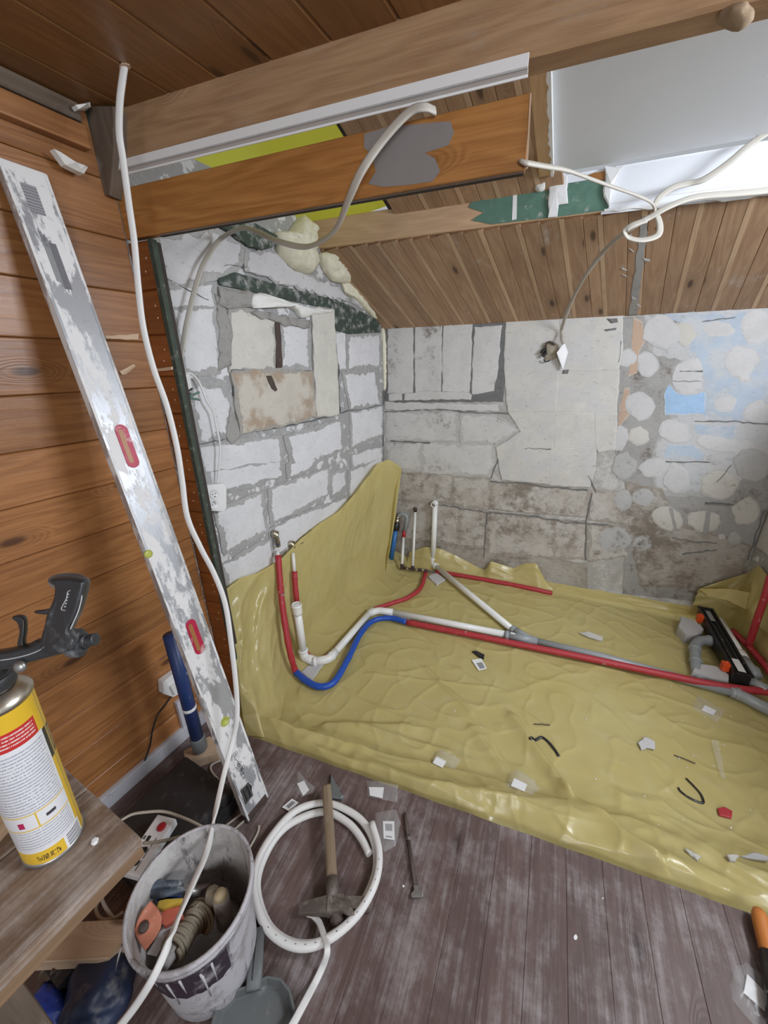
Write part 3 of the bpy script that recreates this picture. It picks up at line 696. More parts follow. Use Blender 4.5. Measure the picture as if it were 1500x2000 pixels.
DB = [(640,330,125,110,0,'dab'),(800,330,80,90,0,'dab_cream'),(545,540,72,85,0,'dab'),(505,815,95,92,0,'dab'),(490,1005,72,62,0,'dab_cream'),(590,1215,92,68,0,'dab'),(740,1275,90,95,.2,'dab'),
      (1020,1320,125,95,.1,'dab_cream'),(520,1405,78,58,0,'dab_grey'),(680,1540,110,72,.45,'dab_cream'),(920,1560,110,68,.05,'dab_cream'),(1190,1495,95,90,0,'dab_cream'),(815,620,110,120,0,'dab'),
      (1060,790,110,72,-.2,'dab'),(1010,310,120,70,0,'dab'),(1260,290,120,120,0,'dab'),(1150,520,120,110,0,'dab'),(720,975,120,75,.2,'dab'),(1230,1190,120,100,0,'dab_grey'),(330,1680,110,85,-.3,'dab_grey'),
      (520,1700,65,50,0,'dab_grey'),(1010,1055,150,55,.15,'dab'),(1110,1670,48,42,0,'dab_grey'),(1030,1660,22,20,0,'dab'),(1270,850,110,75,0,'dab'),(1190,1090,90,60,.2,'dab'),(400,1200,78,85,0,'dab_grey'),(350,1020,70,90,.4,'dab'),
      (390,1420,60,70,0,'dab_grey'),(820,720,70,24,0,'dab'),(1180,630,40,28,0,'dab'),(410,500,70,60,0,'dab')]
for q in DB: bblock(z5(oval(*q[:5])), q[5], .008, 'plaster_dab', .005, .02, .0008)
bblock(z5([(685,1470),(710,1475),(740,1610),(720,1625)]), 'cement', .0115, 'trowel_mark', .002, .004)
bblock(z5([(925,1500),(960,1490),(945,1640),(905,1640)]), 'cement', .0115, 'trowel_mark', .002, .004)
# cracks and missing flakes
for L in ([(285,240),(350,240),(355,265),(310,275)], [(265,310),(345,300),(340,312),(280,325)], [(925,1435),(1085,1442),(1085,1450),(930,1442)], [(0,575),(40,570),(30,600),(0,598)]):
    slab('flake_hole', LB(z5(L)), NY, .0145, M['darkgrey'], wb, .003, .02, .004, len(L))
z9 = lambda L: [(900+a/2.5, 500+b/2.5) for a, b in L]
z8_ = lambda L: [(180+a/2.5, 350+b/2.5) for a, b in L]
def crack(L, left=False, w_=4.0, sdv=0):
    w_ *= .7
    rnd = random.Random(sdv*31+len(L)); P = []
    for (x0, y0), (x1, y1) in zip(L, L[1:]):
        k = max(2, int(math.hypot(x1-x0, y1-y0)/22))
        for i in range(k): P.append((x0+(x1-x0)*i/k+rnd.uniform(-4, 4), y0+(y1-y0)*i/k+rnd.uniform(-4, 4)))
    P.append(L[-1]); vx = abs(L[-1][0]-L[0][0]) > abs(L[-1][1]-L[0][1]); A, B = [], []
    for x, y in P:
        q = rnd.uniform(.15, 1.0)*w_; A.append((x, y-q) if vx else (x-q, y)); B.append((x, y+q) if vx else (x+q, y))
    pf = (lambda Q: LA(z8_(Q))) if left else (lambda Q: LB(z9(Q)))
    a, b = pf(A), pf(B); nn, par = (NX, wa) if left else (NY, wb); m_ = len(a); off = .0125 if left else .0078
    vs = [p+nn*off for p in a]+[p+nn*off for p in b]+[p for p in a]+[p for p in b]
    fs = [(i, i+1, m_+i+1, m_+i) for i in range(m_-1)]+[(i, i+1, 2*m_+i+1, 2*m_+i) for i in range(m_-1)]+[(m_+i, m_+i+1, 3*m_+i+1, 3*m_+i) for i in range(m_-1)]
    mk('crack', vs, fs, M['darkgrey'], par)
for i, L in enumerate(([(310,938),(440,943)], [(-370,758),(-120,750),(60,762),(235,768)], [(150,1100),(300,1110),(470,1130),(620,1142)], [(-100,1215),(120,1250),(330,1265),(520,1300),(720,1310)], [(130,1260),(112,1470)],
                       [(640,1150),(612,1320),(612,1480)], [(1000,1000),(1220,1006)], [(1140,808),(1330,806),(1500,820)], [(1205,1205),(1330,1212)], [(1030,1370),(1140,1395),(1250,1400)], [(1080,1455),(1250,1432)], [(185,985),(150,1085)],
                       [(620,1070),(660,1150)], [(1250,1100),(1320,1020)], [(1070,560),(1180,562)], [(1040,610),(1170,612)], [(1180,320),(1340,300)], [(-340,905),(-150,912)], [(780,420),(770,520)], [(1480,1240),(1400,1480)])):
    crack(L, False, 4.0+(i % 3), i)
for i, L in enumerate(([(670,932),(860,936),(1060,934)], [(722,1243),(960,1200),(1195,1150)], [(1195,1140),(1412,1104)], [(672,935),(690,1090),(720,1243)], [(1196,900),(1205,1140)], [(330,480),(420,520),(560,590)], [(640,420),(850,440),(1010,510)], [(500,1300),(640,1268)])):
    crack(L, True, 3.5, 40+i)
# right wall of the alcove
ra = U(1457, 1117, PK()); ra.z = 0; rb = ra+V((.24, -1.75, 0)); rd = (rb-ra).normalized(); rn = V((-rd.y, rd.x, 0))
if rn.x > 0: rn = -rn
wr = struct(prism('wall_right', [ra+V((0,0,ZF-.03)), rb+V((0,0,ZF-.03)), rb+V((0,0,1.2)), ra+V((0,0,1.73))], -rn*.1, M['mortar']))
for k in range(3):
    for j in range(5):
        a = ra+rd*(.02+k*.58+(.28 if j % 2 else 0)); z = ZF+.02+j*.255
        if (a+rd*.55-rb).dot(rd) > 0: continue
        slab('block', [a+V((0,0,z)), a+rd*.55+V((0,0,z)), a+rd*.55+V((0,0,z+.24)), a+V((0,0,z+.24))], rn, .008, M['dab'], wr, .005, .05, .02, k*7+j)

# ---- roof slope: boards run up from the back wall
SP = ((-.5*KB, .5, 1), 1.735+.5*(2.67+KB*1.46))
def onS(x, y, off=0): return V((x, y, 1.735+.5*(YB(x)-y))) - V((-.5*KB, .5, 1)).normalized()*off
nS = -V((-.5*KB, .5, 1)).normalized()
cA, cB = U(620, 487, SP), U(1500, 375, SP)
yend = lambda x: cA.y+.016+(cB.y-cA.y)/(cB.x-cA.x)*(x-cA.x)          # where the lower lining stops, over the batten
UPZ = .10                                       # the upper lining sits this much higher
cs = struct(mk('ceiling_slope', [onS(-1.50, YB(-1.5)+.02, -.02), onS(2.0, YB(2.0)+.02, -.02), onS(2.0, yend(2.0), -.02), onS(-1.50, yend(-1.5), -.02)], [(0, 1, 2, 3)], M['backing']))
cu_ = struct(mk('ceiling_upper', [onS(-1.05, 2.12, -.02)+V((0,0,UPZ)), onS(-.34, 2.2, -.02)+V((0,0,UPZ)), onS(-.42, 1.0, -.02)+V((0,0,UPZ)), onS(-1.15, 1.0, -.02)+V((0,0,UPZ))], [(0, 1, 2, 3)], M['backing']))
def lining(x0, wdt, ya, yb, dz, par, i):
    lift = V((0, 0, dz))
    a, b = onS(x0, ya)+lift, onS(x0-.10*(ya-yb), yb)+lift
    ax = (b-a).normalized(); wv = ax.cross(nS).normalized()
    if wv.x < 0: wv = -wv
    plank('plank', a, b, wv*(wdt*.985), nS*.014, M['slope'], par, ch=.003)
    if i % 2 == 0:
        q = wv*(wdt*.42); plank('plank', a+q+nS*.0012, b+q+nS*.0012+wv*.012*math.sin(i), wv*.019, nS*.0012, M['sap'], par, ch=.0004)
x = -1.46; i = 0
while x < 1.55:
    wdt = .083+.012*math.sin(i*2.7); x0 = x+wdt/2
    lining(x0, wdt, YB(x0)-.002, yend(x0-.07)-.004, 0, cs, i); x += wdt; i += 1
x = -1.02
while x < -.33:
    wdt = .083+.012*math.sin(i*2.7); x0 = x+wdt/2
    lining(x0, wdt, yend(x0)+.06, 1.05, UPZ, cu_, i); x += wdt; i += 1
slab('paint_smear', [onS(.06, YB(.06)-.01, .001), onS(.10, YB(.1)-.01, .001), onS(.05, yend(.05)+.02, .001), onS(.025, yend(.03)+.02, .001)], nS, .0006, M['cement'], cs, .004, .03, .012, 5)
for k in range(9):
    cx, cy = .02+random.uniform(-.03, .14), random.uniform(yend(.1)+.05, YB(.1)-.06)
    slab('paint_smear', [onS(cx+.007*math.cos(a)+.012*math.sin(a), cy+.016*math.sin(a), .002) for a in (0, 1, 2, 3, 4, 5)], nS, .001, M['dab'], cs, .006, .012, .003, k)

# white plasterboard recess of the dormer above the slope
cA, cB = U(620, 487, SP), U(1500, 375, SP); cdv = (cB-cA).normalized(); hz = V((cdv.x, cdv.y, 0)).normalized(); cn = V((hz.y, -hz.x, 0))
PQ = (tuple(cn), cn.dot(U(1185, 412, SP)))
zt = sum(U(*p, PQ).z for p in ((1215, 325), (1500, 272)))/2
p0 = U(1185, 412, PQ); p1 = p0+hz*1.6
wd_ = struct(mk('wall_dormer', [p0-hz*.02-V((0,0,.01)), p1-V((0,0,.04)), V((p1.x, p1.y, zt)), V((p0.x, p0.y, zt))-hz*.28, V((p0.x, p0.y, p0.z+.10))-hz*.28, V((p0.x, p0.y, p0.z+.10))-hz*.02], [(0, 1, 2, 3, 4, 5)], M['plasterboard']))
q0 = U(1080, 333, ((0, 0, 1), zt)); q1 = U(1075, 122, ((0, 0, 1), zt)); qd = (q1-q0).normalized()
q1 = q0+qd*1.25
cdm = struct(mk('ceiling_dormer', [q0+V((0,0,.0))-qd*.03, q1, q1+hz*2.2, q0+hz*2.2-qd*.02], [(0, 1, 2, 3)], M['plasterboard']))
# ragged plasterboard edge
def ragstrip(name, a, b, wv, nv, mat, parent, n=22, sdv=0):
    rnd = random.Random(sdv); L = [a.lerp(b, i/n)-wv*rnd.uniform(.1, 1) for i in range(n+1)] + [b+wv*.4, a+wv*.4]
    return prism(name, L, nv, mat, parent)
ragstrip('torn_edge', q0, q1, hz*.011, V((0, 0, -.022)), M['paper'], cdm, 44, 3)
ragstrip('torn_edge', p0-hz*.01, p1-V((0,0,.04)), V((0, 0, .014)), cn*.008, M['paper'], wd_, 60, 4)
prism('bead', [p0+V((0,0,.022)), p1+V((0,0,.022)), p1+V((0,0,.028)), p0+V((0,0,.028))], cn*.004, M['white_plastic'], wd_)

# ================================================================== THINGS: timbers overhead
def hbeam(name, x0, x1, z0, z1, off, th, mat, label, cat, ch=.004):
    zm = (z0+z1)/2
    o = plank(name, onPB(x0, zm, off), onPB(x1, zm, off), (0, 0, z1-z0), nB*th, M[mat], None, ch)
    return tag(o, label, cat)
hbeam('ceiling_beam', -1.36, 1.3, 2.062, 2.30, 0, .06, 'beam', 'thick rough brown ceiling beam with dark knots crossing the top of the room', 'beam', .006)
t = thing('crossboard', onPB(-.8, 1.87), 'varnished orange board with two patches of grey primer, spanning below the white trim', 'board')
plank('board', onPB(-1.372, 1.938, .002), onPB(-.222, 1.944, .002), (0, 0, .125), nB*.024, M['board'], t, .002)
def onboard(L): return [U(x, y, PB)+nB*.0022 for x, y in L]
prism('paint_patch', onboard([(712,262),(760,248),(880,238),(887,260),(876,285),(830,300),(850,310),(860,335),(845,355),(800,362),(750,366),(720,360),(735,335),(725,300),(712,290)]), nB*.0006, M['greypaint'], t)
prism('cut_end', onboard([(1027,332),(1031,330),(1038,184),(1035,184)]), nB*.002, M['lumber'], t)
prism('bottom_batten', [onPB(-1.24, 1.871, .0), onPB(-.224, 1.876, .0), onPB(-.224, 1.8755, .004), onPB(-1.24, 1.8705, .004)], -nB*.012, M['backing'], t)
# white angle trim under the ceiling beam
t = thing('white_trim', onPB(-.8, 2.06), 'long white plastic angle trim fixed under the ceiling beam', 'trim')
TO = .022
PT = ((-.16, 1, 0), 1.083-TO*V((-.16, 1, 0)).length)
a0, a1 = U(211, 318, PT), U(1034, 101, PT); b0, b1 = U(214, 337, PT), U(1042, 130, PT)
zt0, zt1 = a0.z, a1.z; zb0, zb1 = b0.z, b1.z
def quadbox(name, p, nv, m, par): return prism(name, p, nv, M[m], par, .0008)
quadbox('front_flange', [a0, a1, V((a1.x, a1.y, zb1)), V((a0.x, a0.y, zb0))], -nB*.004, 'white_plastic', t)
quadbox('bottom_flange', [V((a0.x, a0.y, zb0)), V((a1.x, a1.y, zb1)), V((a1.x, a1.y, zb1))-nB*.017, V((a0.x, a0.y, zb0))-nB*.017], V((0, 0, .004)), 'white_plastic', t)
quadbox('lip', [V((a0.x, a0.y, zb0))-nB*.017, V((a1.x, a1.y, zb1))-nB*.017, V((a1.x, a1.y, zb1-.005))-nB*.017, V((a0.x, a0.y, zb0-.005))-nB*.017], -nB*.003, 'white_plastic', t)
# post stub in the corner
t = thing('post_stub', (-1.33, .80, 1.95), 'weathered grey-brown post stub wedged in the upper left corner', 'post')
PP_ = (PB[0], PB[1]-.04)
prism('timber', [U(x, y, PP_) for x, y in [(172,206),(222,206),(222,300),(215,383),(190,378),(180,300)]], -nB*.05, M['oldpost'], t, .004, (0, 0, 1))
prism('side_face', [U(x, y, PP_) for x, y in [(144,222),(172,207),(180,300),(190,377),(176,366),(160,290)]], -nB*.03, M['greenstud'], t, .003, (0, 0, 1))
for i, L in enumerate(([(98,203),(130,210),(163,240),(158,247),(135,240),(115,222)], [(138,205),(165,205),(168,213),(145,220)])):
    tag(slab('foam_crumb', [U(x, y if i == 0 else y, PX(-1.345)) + (V((0,0,0))) for x, y in ([(98,300),(132,312),(163,330),(158,345),(135,338),(118,322)] if i == 0 else L)], NX, .03, M['white_foam'], None, .006, .02, .01, i, .01),
        ('white foam bead between the top boards of the left wall by the post stub', 'small white foam bead at the top of the post stub by the ceiling')[i], 'foam')
# pale batten under the roof slope with green paint at its right end
bA = U(612, 487, SP); bB = U(1190, 412, SP); tA = U(612, 436, (tuple(cn), cn.dot(bA)))
h = (U(750, 412, (tuple(cn), cn.dot(bA))).z - U(750, 472, (tuple(cn), cn.dot(bA))).z)
t = thing('batten', (bA+bB)/2, 'pale timber batten under the roof slope with its right end painted green', 'batten')
mid0, mid1 = bA+V((0,0,h/2)), bB+V((0,0,h/2))
plank('timber', mid0, mid1, (0, 0, h), cn*-.05*-1, M['collar'], t, .003)
PC = (tuple(cn), max(cn.dot(mid0), cn.dot(mid1))+.0015)
prism('green_paint', [U(x, y, PC) for x, y in [(925,386),(1040,369),(1188,345),(1188,410),(1085,424),(960,438),(920,430),(945,415),(915,405)]], cn*.0006, M['paintgreen'], t)
prism('white_drip', [U(x, y, (PC[0], PC[1]+.001)) for x, y in [(1002,378),(1010,376),(1009,428),(1000,430)]], cn*.0006, M['paper'], t)
# joist at the edge of the plasterboard
jA = q0+V((0,0,-.012))-qd*.05-hz*.024; jB = jA+qd*1.0
o = plank('joist', jA, jB, hz*.055, V((0, 0, -.045)), M['joist'], None, .003); tag(o, 'light pine joist running beside the torn left edge of the white ceiling', 'joist')
# torn plaster pieces around the batten end
def sheet(name, L, pl, off, th, m, label, cat, parent=None, sdv=0, rag=.004):
    n = V(pl[0]).normalized(); n = n if n.dot(CAM-U(*L[0], pl)) > 0 else -n
    o = slab(name, [U(x, y, pl)+n*off for x, y in L], n, th, M[m], parent, rag, .02, .006, sdv, th*.3)
    if label: tag(o, label, cat)
    return o
sheet('plasterboard_strip', [(1073,330),(1108,345),(1110,398),(1090,402),(1088,424),(1072,425)], PC, .004, .010, 'paper', 'white plasterboard strip hanging down over the green end of the batten', 'plasterboard', None, 1)
sheet('plasterboard_scrap', [(1180,330),(1215,325),(1200,360),(1188,408),(1178,372)], PC, .003, .014, 'label', 'torn plasterboard scrap at the corner of the hole beside the bright panel', 'plasterboard', None, 2, .006)
lump('foam_lump', [(1042,305),(1060,292),(1078,293),(1078,328),(1050,325)], PC, .04, M['white_foam'], 'white foam lump between the joist and the cable, upper one', 'foam', None, 3)
lump('foam_lump', [(1045,352),(1060,340),(1072,338),(1072,365),(1058,378),(1043,375)], PC, .035, M['white_foam'], 'white foam lump just above the green batten end, lower one', 'foam', None, 4)
sheet('broken_board', [(1148,345),(1200,326),(1205,330),(1190,350),(1165,352)], PC, .001, .006, 'board', 'dark brown wood glimpsed in the hole above the green batten', 'board', None, 5)
lump('foam_drip', [(1392,30),(1430,24),(1470,26),(1468,48),(1440,68),(1420,58),(1398,50)], (PB[0], PB[1]+.02), .03, M['driedfoam'], 'brown lump of dried foam hanging under the ceiling beam at upper right', 'foam', None, 6)
# yellow membrane behind the board
mA = [onS(-1.95, 2.05, 0)+V((0,0,.13)), onS(-.98, 2.0, 0)+V((0,0,.13)), onS(-1.12, .9, 0)+V((0,0,.13)), onS(-2.1, .9, 0)+V((0,0,.13))]
def memb(u, v):
    p = mA[0].lerp(mA[1], u).lerp(mA[3].lerp(mA[2], u), v); return p+V((0, 0, .012*nz(p*4)))
tag(grid('membrane', memb, 30, 24, M['membrane']), 'yellow vapour membrane showing in the roof behind the orange crossboard', 'membrane')

# ================================================================== YELLOW FILM
film = thing('plastic_film', (-.2, 1.8, ZF), 'large crumpled yellow plastic film covering the alcove floor under the pipes', 'film')
def rs(a, b, c=0.0): return 1-2.2*abs(noise.noise(V((a, b, c))))
def ridge(p, f, s=0.0, k=3): return (1-abs(noise.noise(V((p[0]*f+s, p[1]*f-s, s)))*1.6))**k if abs(noise.noise(V((p[0]*f+s, p[1]*f-s, s))))*1.6 < 1 else 0
XR = lambda y: .90+.186*(YA-y)
CRS = {}
rc = random.Random(21)
for k in range(110):
    ax, ay = rc.uniform(-1.4, 1.1), rc.uniform(.95, 2.75); an = rc.gauss(-.75, .7); L_ = rc.uniform(.05, .26)
    dx, dy = L_*math.cos(an), L_*math.sin(an); ww = rc.uniform(.014, .045); c_ = (ax, ay, dx, dy, L_*L_, rc.uniform(.002, .006), ww)
    for ix in range(int((min(ax, ax+dx)-ww)*8+40), int((max(ax, ax+dx)+ww)*8+40)+1):
        for iy in range(int((min(ay, ay+dy)-ww)*8), int((max(ay, ay+dy)+ww)*8)+1): CRS.setdefault((ix, iy), []).append(c_)
def filmz(x, y):
    e = (y-EDGE(x))/1.012                     # distance from the boarded edge
    along = x+.155*y
    z = ZF+.012
    q = V((x, y, 0))
    z += .004*noise.noise(q*4)+.0012*noise.noise(q*13)
    z += .006*ridge((along*1.0+.35*y, y*1.6), 2.6, 3.1, 9)+.0045*ridge((x*1.6-y, x+y*1.3), 3.4, 8.7, 10)
    # folds bunched along the boards
    wn = .03*noise.noise(V((along*2.3, 4.2, 0)))+.05*noise.noise(V((along*.9, 9.1, 0)))
    wide = .19+.10*(.5+.5*math.tanh((x-.0)*2.5))*.6
    roll_ = math.exp(-((e-(wide*.42+wn))/(wide*.36))**2)
    z += roll_*(.062+.035*noise.noise(V((along*3.1, e*5, 2.2))))
    m_ = max(0, 1-abs(e-wide*.48)/(wide*1.0))
    z += m_*(.036*rs(along*1.4+e*2.0, e*8.5-along*.8, 5.5)+.017*rs(along*3.0-e*4, e*10+along*2.0, 1.7)+.005*rs(along*9+e*7, e*15-along*5, 8.2))
    if e < .05: z = z*(e/.05)+(-.045+.01*noise.noise(V((along*6, 0, 0))))*(1-e/.05)
    for (ax, ay, dx, dy, L2, hh, ww) in CRS.get((int(x*8+40), int(y*8)), ()):
        t_ = max(0, min(1, ((x-ax)*dx+(y-ay)*dy)/L2)); ex, ey = x-ax-dx*t_, y-ay-dy*t_
        d_ = math.hypot(ex, ey)
        if d_ < ww: z += hh*(1-d_/ww)*(4*t_*(1-t_))
    # long diagonal crease over the middle of the sheet
    for (ax, ay, bx, by, hh, ww) in ((-.13, 1.48, .12, 1.22, .022, .035), (.12, 1.22, .38, 1.07, .026, .035), (-.62, 1.58, -.32, 1.42, .010, .018), (-.28, 1.33, -.05, 1.14, .014, .03), (-.9, 1.4, -.25, 1.62, .006, .014), (-.9, 1.02, -.55, 1.2, .02, .05), (-.35, 1.16, -.75, 1.08, .012, .02)):
        d = V((bx-ax, by-ay)); t_ = max(0, min(1, ((x-ax)*d.x+(y-ay)*d.y)/d.length_squared)); dx, dy = x-ax-d.x*t_, y-ay-d.y*t_
        sdist = (dx*d.y-dy*d.x)/d.length; dist = math.hypot(dx, dy)
        z += hh*math.exp(-(dist/ww)**2)*(1 if sdist > 0 else math.exp(-(dist/(ww*.35))**2)/max(1e-3, math.exp(-(dist/ww)**2)))
    # rise towards the left wall
    l = x-(XA+.02)
    if l < .28 and y > .9: z += (.28-l)**2*1.1*(1+.4*noise.noise(V((x*3, y*5, 0))))
    bk = YB(x)-y
    if bk < .16: z += (.16-bk)**2*1.2
    return max(z, ZF+.001) if e > .06 else z
NXg, NYg = 400, 290
def ff(u, v):
    x = XA+.03+u*(1.20-XA-.03); y0 = EDGE(x)+.002; y1 = YB(x)-.012
    y = y0+(y1-y0)*(v**1.25)
    return V((x, y, filmz(x, y)))
grid('floor_sheet', ff, NXg, NYg, M['film'], film)
# left drape hung on the block wall
topL = [(440,1150),(470,1128),(500,1120),(545,1095),(590,1050),(625,1022),(660,1000),(690,968),(715,935),(738,905),(760,897),(783,914)]
TL = [U(x, y, PX(XA+.035+.03*(i/11))) for i, (x, y) in enumerate(topL)]
TL[-2] = U(760, 897, PX(-1.37)); TL[-1] = U(784, 914, PX(-1.32))
botL = [U(x, y, PZ(z)) for x, y, z in [(482,1436,-.03),(515,1438,-.03),(548,1400,-.08),(562,1330,ZF+.01),(605,1250,ZF+.01),(672,1180,ZF+.01),(720,1150,ZF+.01),(752,1122,ZF+.01)]]
def drape(u, v):
    a, b = polyat(TL, u), polyat(botL, u)
    s = v
    p = a.lerp(b, s); sag = 4*s*(1-s)
    # hang: stay near the wall, then run out
    p = V((a.x+(b.x-a.x)*s**(2.6-1.2*max(0, 1-u/.25)), a.y+(b.y-a.y)*s**1.1, a.z+(b.z-a.z)*(s**.92)))
    k = .2+.8*math.sin(min(1, s*1.15)*math.pi)**.6
    front = max(0, 1-u/.30)
    f = .016*math.sin(u*38+1.5*math.sin(s*3))*k*front*1.4 + (.010+.012*front)*noise.noise(V((u*6, s*2.2, 1)))*k+.012*ridge((u*6, s*1.3), 1.7, 2.0, 5)*k*(.3+front)
    f += front*.022*rs(u*9+s*1.5, s*3-u*2, 3.1)*k+front*.006*rs(u*22, s*4+u*7, 9.1)*k + .008*rs(u*3.3+s*2, s*2-u*4, 6.6)*k
    f += .012*ridge((u*3.2+s*1.2, s*1.2-u*2), 1.3, 6.2, 6)*k*(.35+front) + .002*noise.noise(V((u*20, s*9, 3)))
    f += front*.03*ridge((u*14+s*2, s*2.5), 1.1, 4.4, 3)*k
    n = V((.8, -.45, .35)).normalized()
    if s < .03: f += .006*math.sin(u*60)
    p = p+n*f
    p.x = max(p.x, XA+.014)
    return p
grid('wall_drape', drape, 190, 100, M['film'], film)
# corner side of the drape: from its free edge back to the corner
cEdge = [U(784,914,PX(-1.32)), U(775,955,PX(-1.31)), U(770,1000,PX(-1.30)), U(765,1045,PX(-1.30)), U(758,1085,PX(-1.30)), U(752,1122,PZ(ZF+.01))]
cBack = [V((-1.43, 2.655, cEdge[0].z+.02)), V((-1.44, 2.655, .5)), V((-1.44, 2.655, .3)), V((-1.44, 2.65, .1)), V((-1.42, 2.64, ZF+.01))]
def corner(u, v):
    a, b = polyat(cEdge, v), polyat(cBack, v); p = a.lerp(b, u); k = math.sin(u*math.pi)
    return p+V((.5, -.5, 0))*(.02*k*math.sin(v*7)+.02*noise.noise(V((u*4, v*4, 7)))*k)
grid('corner_fold', corner, 24, 40, M['film'], film)
# turned-up strip along the back wall
topB = [(800,1078),(830,1068),(862,1072),(900,1090),(938,1110),(948,1112),(958,1096),(978,1102),(1003,1110),(1025,1100),(1047,1100),(1058,1120),(1072,1146),(1120,1150),(1180,1158),(1250,1168),(1310,1178),(1365,1188)]
TB = [U(x, y, PK(.03+.02*math.sin(i*1.3))) for i, (x, y) in enumerate(topB)]
botB = [V((p.x, min(p.y-.055, YB(p.x)-.09), ZF+.014)) for p in TB]
def back(u, v):
    a, b = polyat(TB, u), polyat(botB, u); p = a.lerp(b, v); k = math.sin(min(1, v*1.2+.1)*math.pi)
    return p+V((0, -1, .35))*(.010*ridge((u*9, v*1.2), 1.4, 3.3, 4)*k+.008*noise.noise(V((u*16, v*2, 5)))*k)
grid('back_upstand', back, 150, 18, M['film'], film)
# right corner, pulled up in a pleat
topR = [V(a) for a in (U(1366,1150,PK(.05)), U(1412,1134,PK(.03)), U(1460,1119,PK(.01)))]+[ra+rd*.14+rn*.02+V((0,0,.36)), ra+rd*.5+rn*.03+V((0,0,.33)), ra+rd*1.2+rn*.03+V((0,0,.30))]
botR = [ra+V((-.22, -.07, ZF+.015)), ra+V((-.15, -.08, ZF+.015)), ra+V((-.07, -.10, ZF+.015)), ra+rd*.25+rn*.05+V((0,0,ZF+.012)), ra+rd*.6+rn*.05+V((0,0,ZF+.012)), ra+rd*1.25+rn*.05+V((0,0,ZF+.012))]
def rightc(u, v):
    a, b = polyat(topR, u), polyat(botR, u); p = a.lerp(b, v); k = math.sin(min(1, v*1.1+.05)*math.pi)
    return p+V((-.7, -.6, .1))*(.03*ridge((u*5+v*1.5, v*1.5-u), 1.5, 1.3, 4)*k+.02*noise.noise(V((u*8, v*4, 5)))*k)
grid('right_upstand', rightc, 80, 36, M['film'], film)
pl_ = [U(1366,1150,PK(.09)), U(1425,1150,PK(.14)), U(1478,1160,PK(.22)), U(1456,1190,PK(.26)), U(1420,1172,PK(.2)), U(1385,1165,PK(.14))]
mk('pleat', pl_, [(0, 1, 5), (1, 4, 5), (1, 2, 4), (2, 3, 4)], M['film'], film)

# ================================================================== PIPES
def FL(x, y, r=0.0): return U(x, y, PZ(ZF+.02+r))
def ring(name, c, ax, r, l, m, par, n=18):
    ax = V(ax).normalized(); return lathe(name, [(r*.96, -l/2), (r, -l/2+.002), (r, l/2-.002), (r*.96, l/2)], c, ax, M[m], par, n)
RP = .021
# left white drain pipe
w0 = U(579, 1180, PX(-1.265)); w1 = FL(594, 1284, .02); w2 = FL(610, 1292, .02); w3 = FL(642, 1288, .02); w4 = FL(727, 1191, .02); w5 = FL(762, 1195, .02); w6 = FL(992, 1240, .02)
t = thing('drain_pipe', w3, 'white drain pipe with an open upright socket, running to the grey wye fitting', 'pipe')
d01 = (w1-w0).normalized()
hollow('riser', [w0+d01*.05, w1-d01*.02], RP, RP-.003, M['pvc_white'], t)
hollow('socket', [w0, w0+d01*.012, w0+d01*.0121, w0+d01*.05, w0+d01*.062], RP*1.24, RP*1.05, M['pvc_white'], t, 20)
ring('socket_rim', w0+d01*.010, d01, RP*1.36, .012, 'pvc_white', t)
tube('elbow', fillet([w1-d01*.05, w1, w2+(w3-w2)*.2], .03), RP*1.18, M['pvc_white'], t, n=18)
ring('collar', w1-d01*.052, d01, RP*1.34, .014, 'pvc_white', t)
tube('elbow', fillet([w2, w3, w3+(w4-w3).normalized()*.07], .035), RP*1.16, M['pvc_white'], t, n=18)
ring('collar', w2+(w3-w2)*.15, w3-w2, RP*1.32, .014, 'pvc_white', t); ring('collar', w3+(w4-w3).normalized()*.03, w4-w3, RP*1.32, .014, 'pvc_white', t)
tube('pipe', [w3+(w4-w3).normalized()*.06, w4], RP, M['pvc_white'], t, n=18)
tube('elbow', fillet([w4-(w4-w3).normalized()*.05, w4+(w5-w4)*.3, w5+(w6-w5).normalized()*.02], .03), RP*1.14, M['pvc_white'], t, n=18)
tube('pipe', [w5, w6], RP, M['pvc_white'], t, n=18)
# back-wall white drain pipe
v0 = U(850, 983, PK(.035)); v1 = U(845, 1108, PK(.06)); v1.z = max(v1.z, ZF+.05); v2 = FL(1004, 1232, .02)
t = thing('drain_pipe', v1, 'white drain pipe rising at the back wall and slanting over the film', 'pipe')
tube('pipe', [v0, v1], RP, M['pvc_white'], t, n=18); tube('elbow', fillet([v1+V((0,0,.05)), v1, v1+(v2-v1).normalized()*.05], .03), RP*1.15, M['pvc_white'], t, n=18)
ring('collar', v1+V((0,0,.05)), (0,0,1), RP*1.3, .014, 'pvc_white', t); ring('collar', v1+(v2-v1).normalized()*.05, v2-v1, RP*1.3, .014, 'pvc_white', t)
tube('pipe', [v1+(v2-v1).normalized()*.04, v2], RP, M['pvc_white'], t, n=18)
blob('top_elbow', v0+V((0,-.004,0)), (.026,.03,.028), M['pvc_white'], t, 1, .02, 2)
o = lathe('outlet', [(.017, 0), (.021, .0), (.021, .018), (.014, .018), (.014, .006), (0, .006)], v0+V((0,-.028,0)), (0,-1,0), M['pvc_white'], t, 18)
lathe('outlet_seal', [(.0135, 0), (.0135, .011), (.008, .011), (.008, .002)], v0+V((0,-.03,0)), (0,-1,0), M['rust'], t, 14)
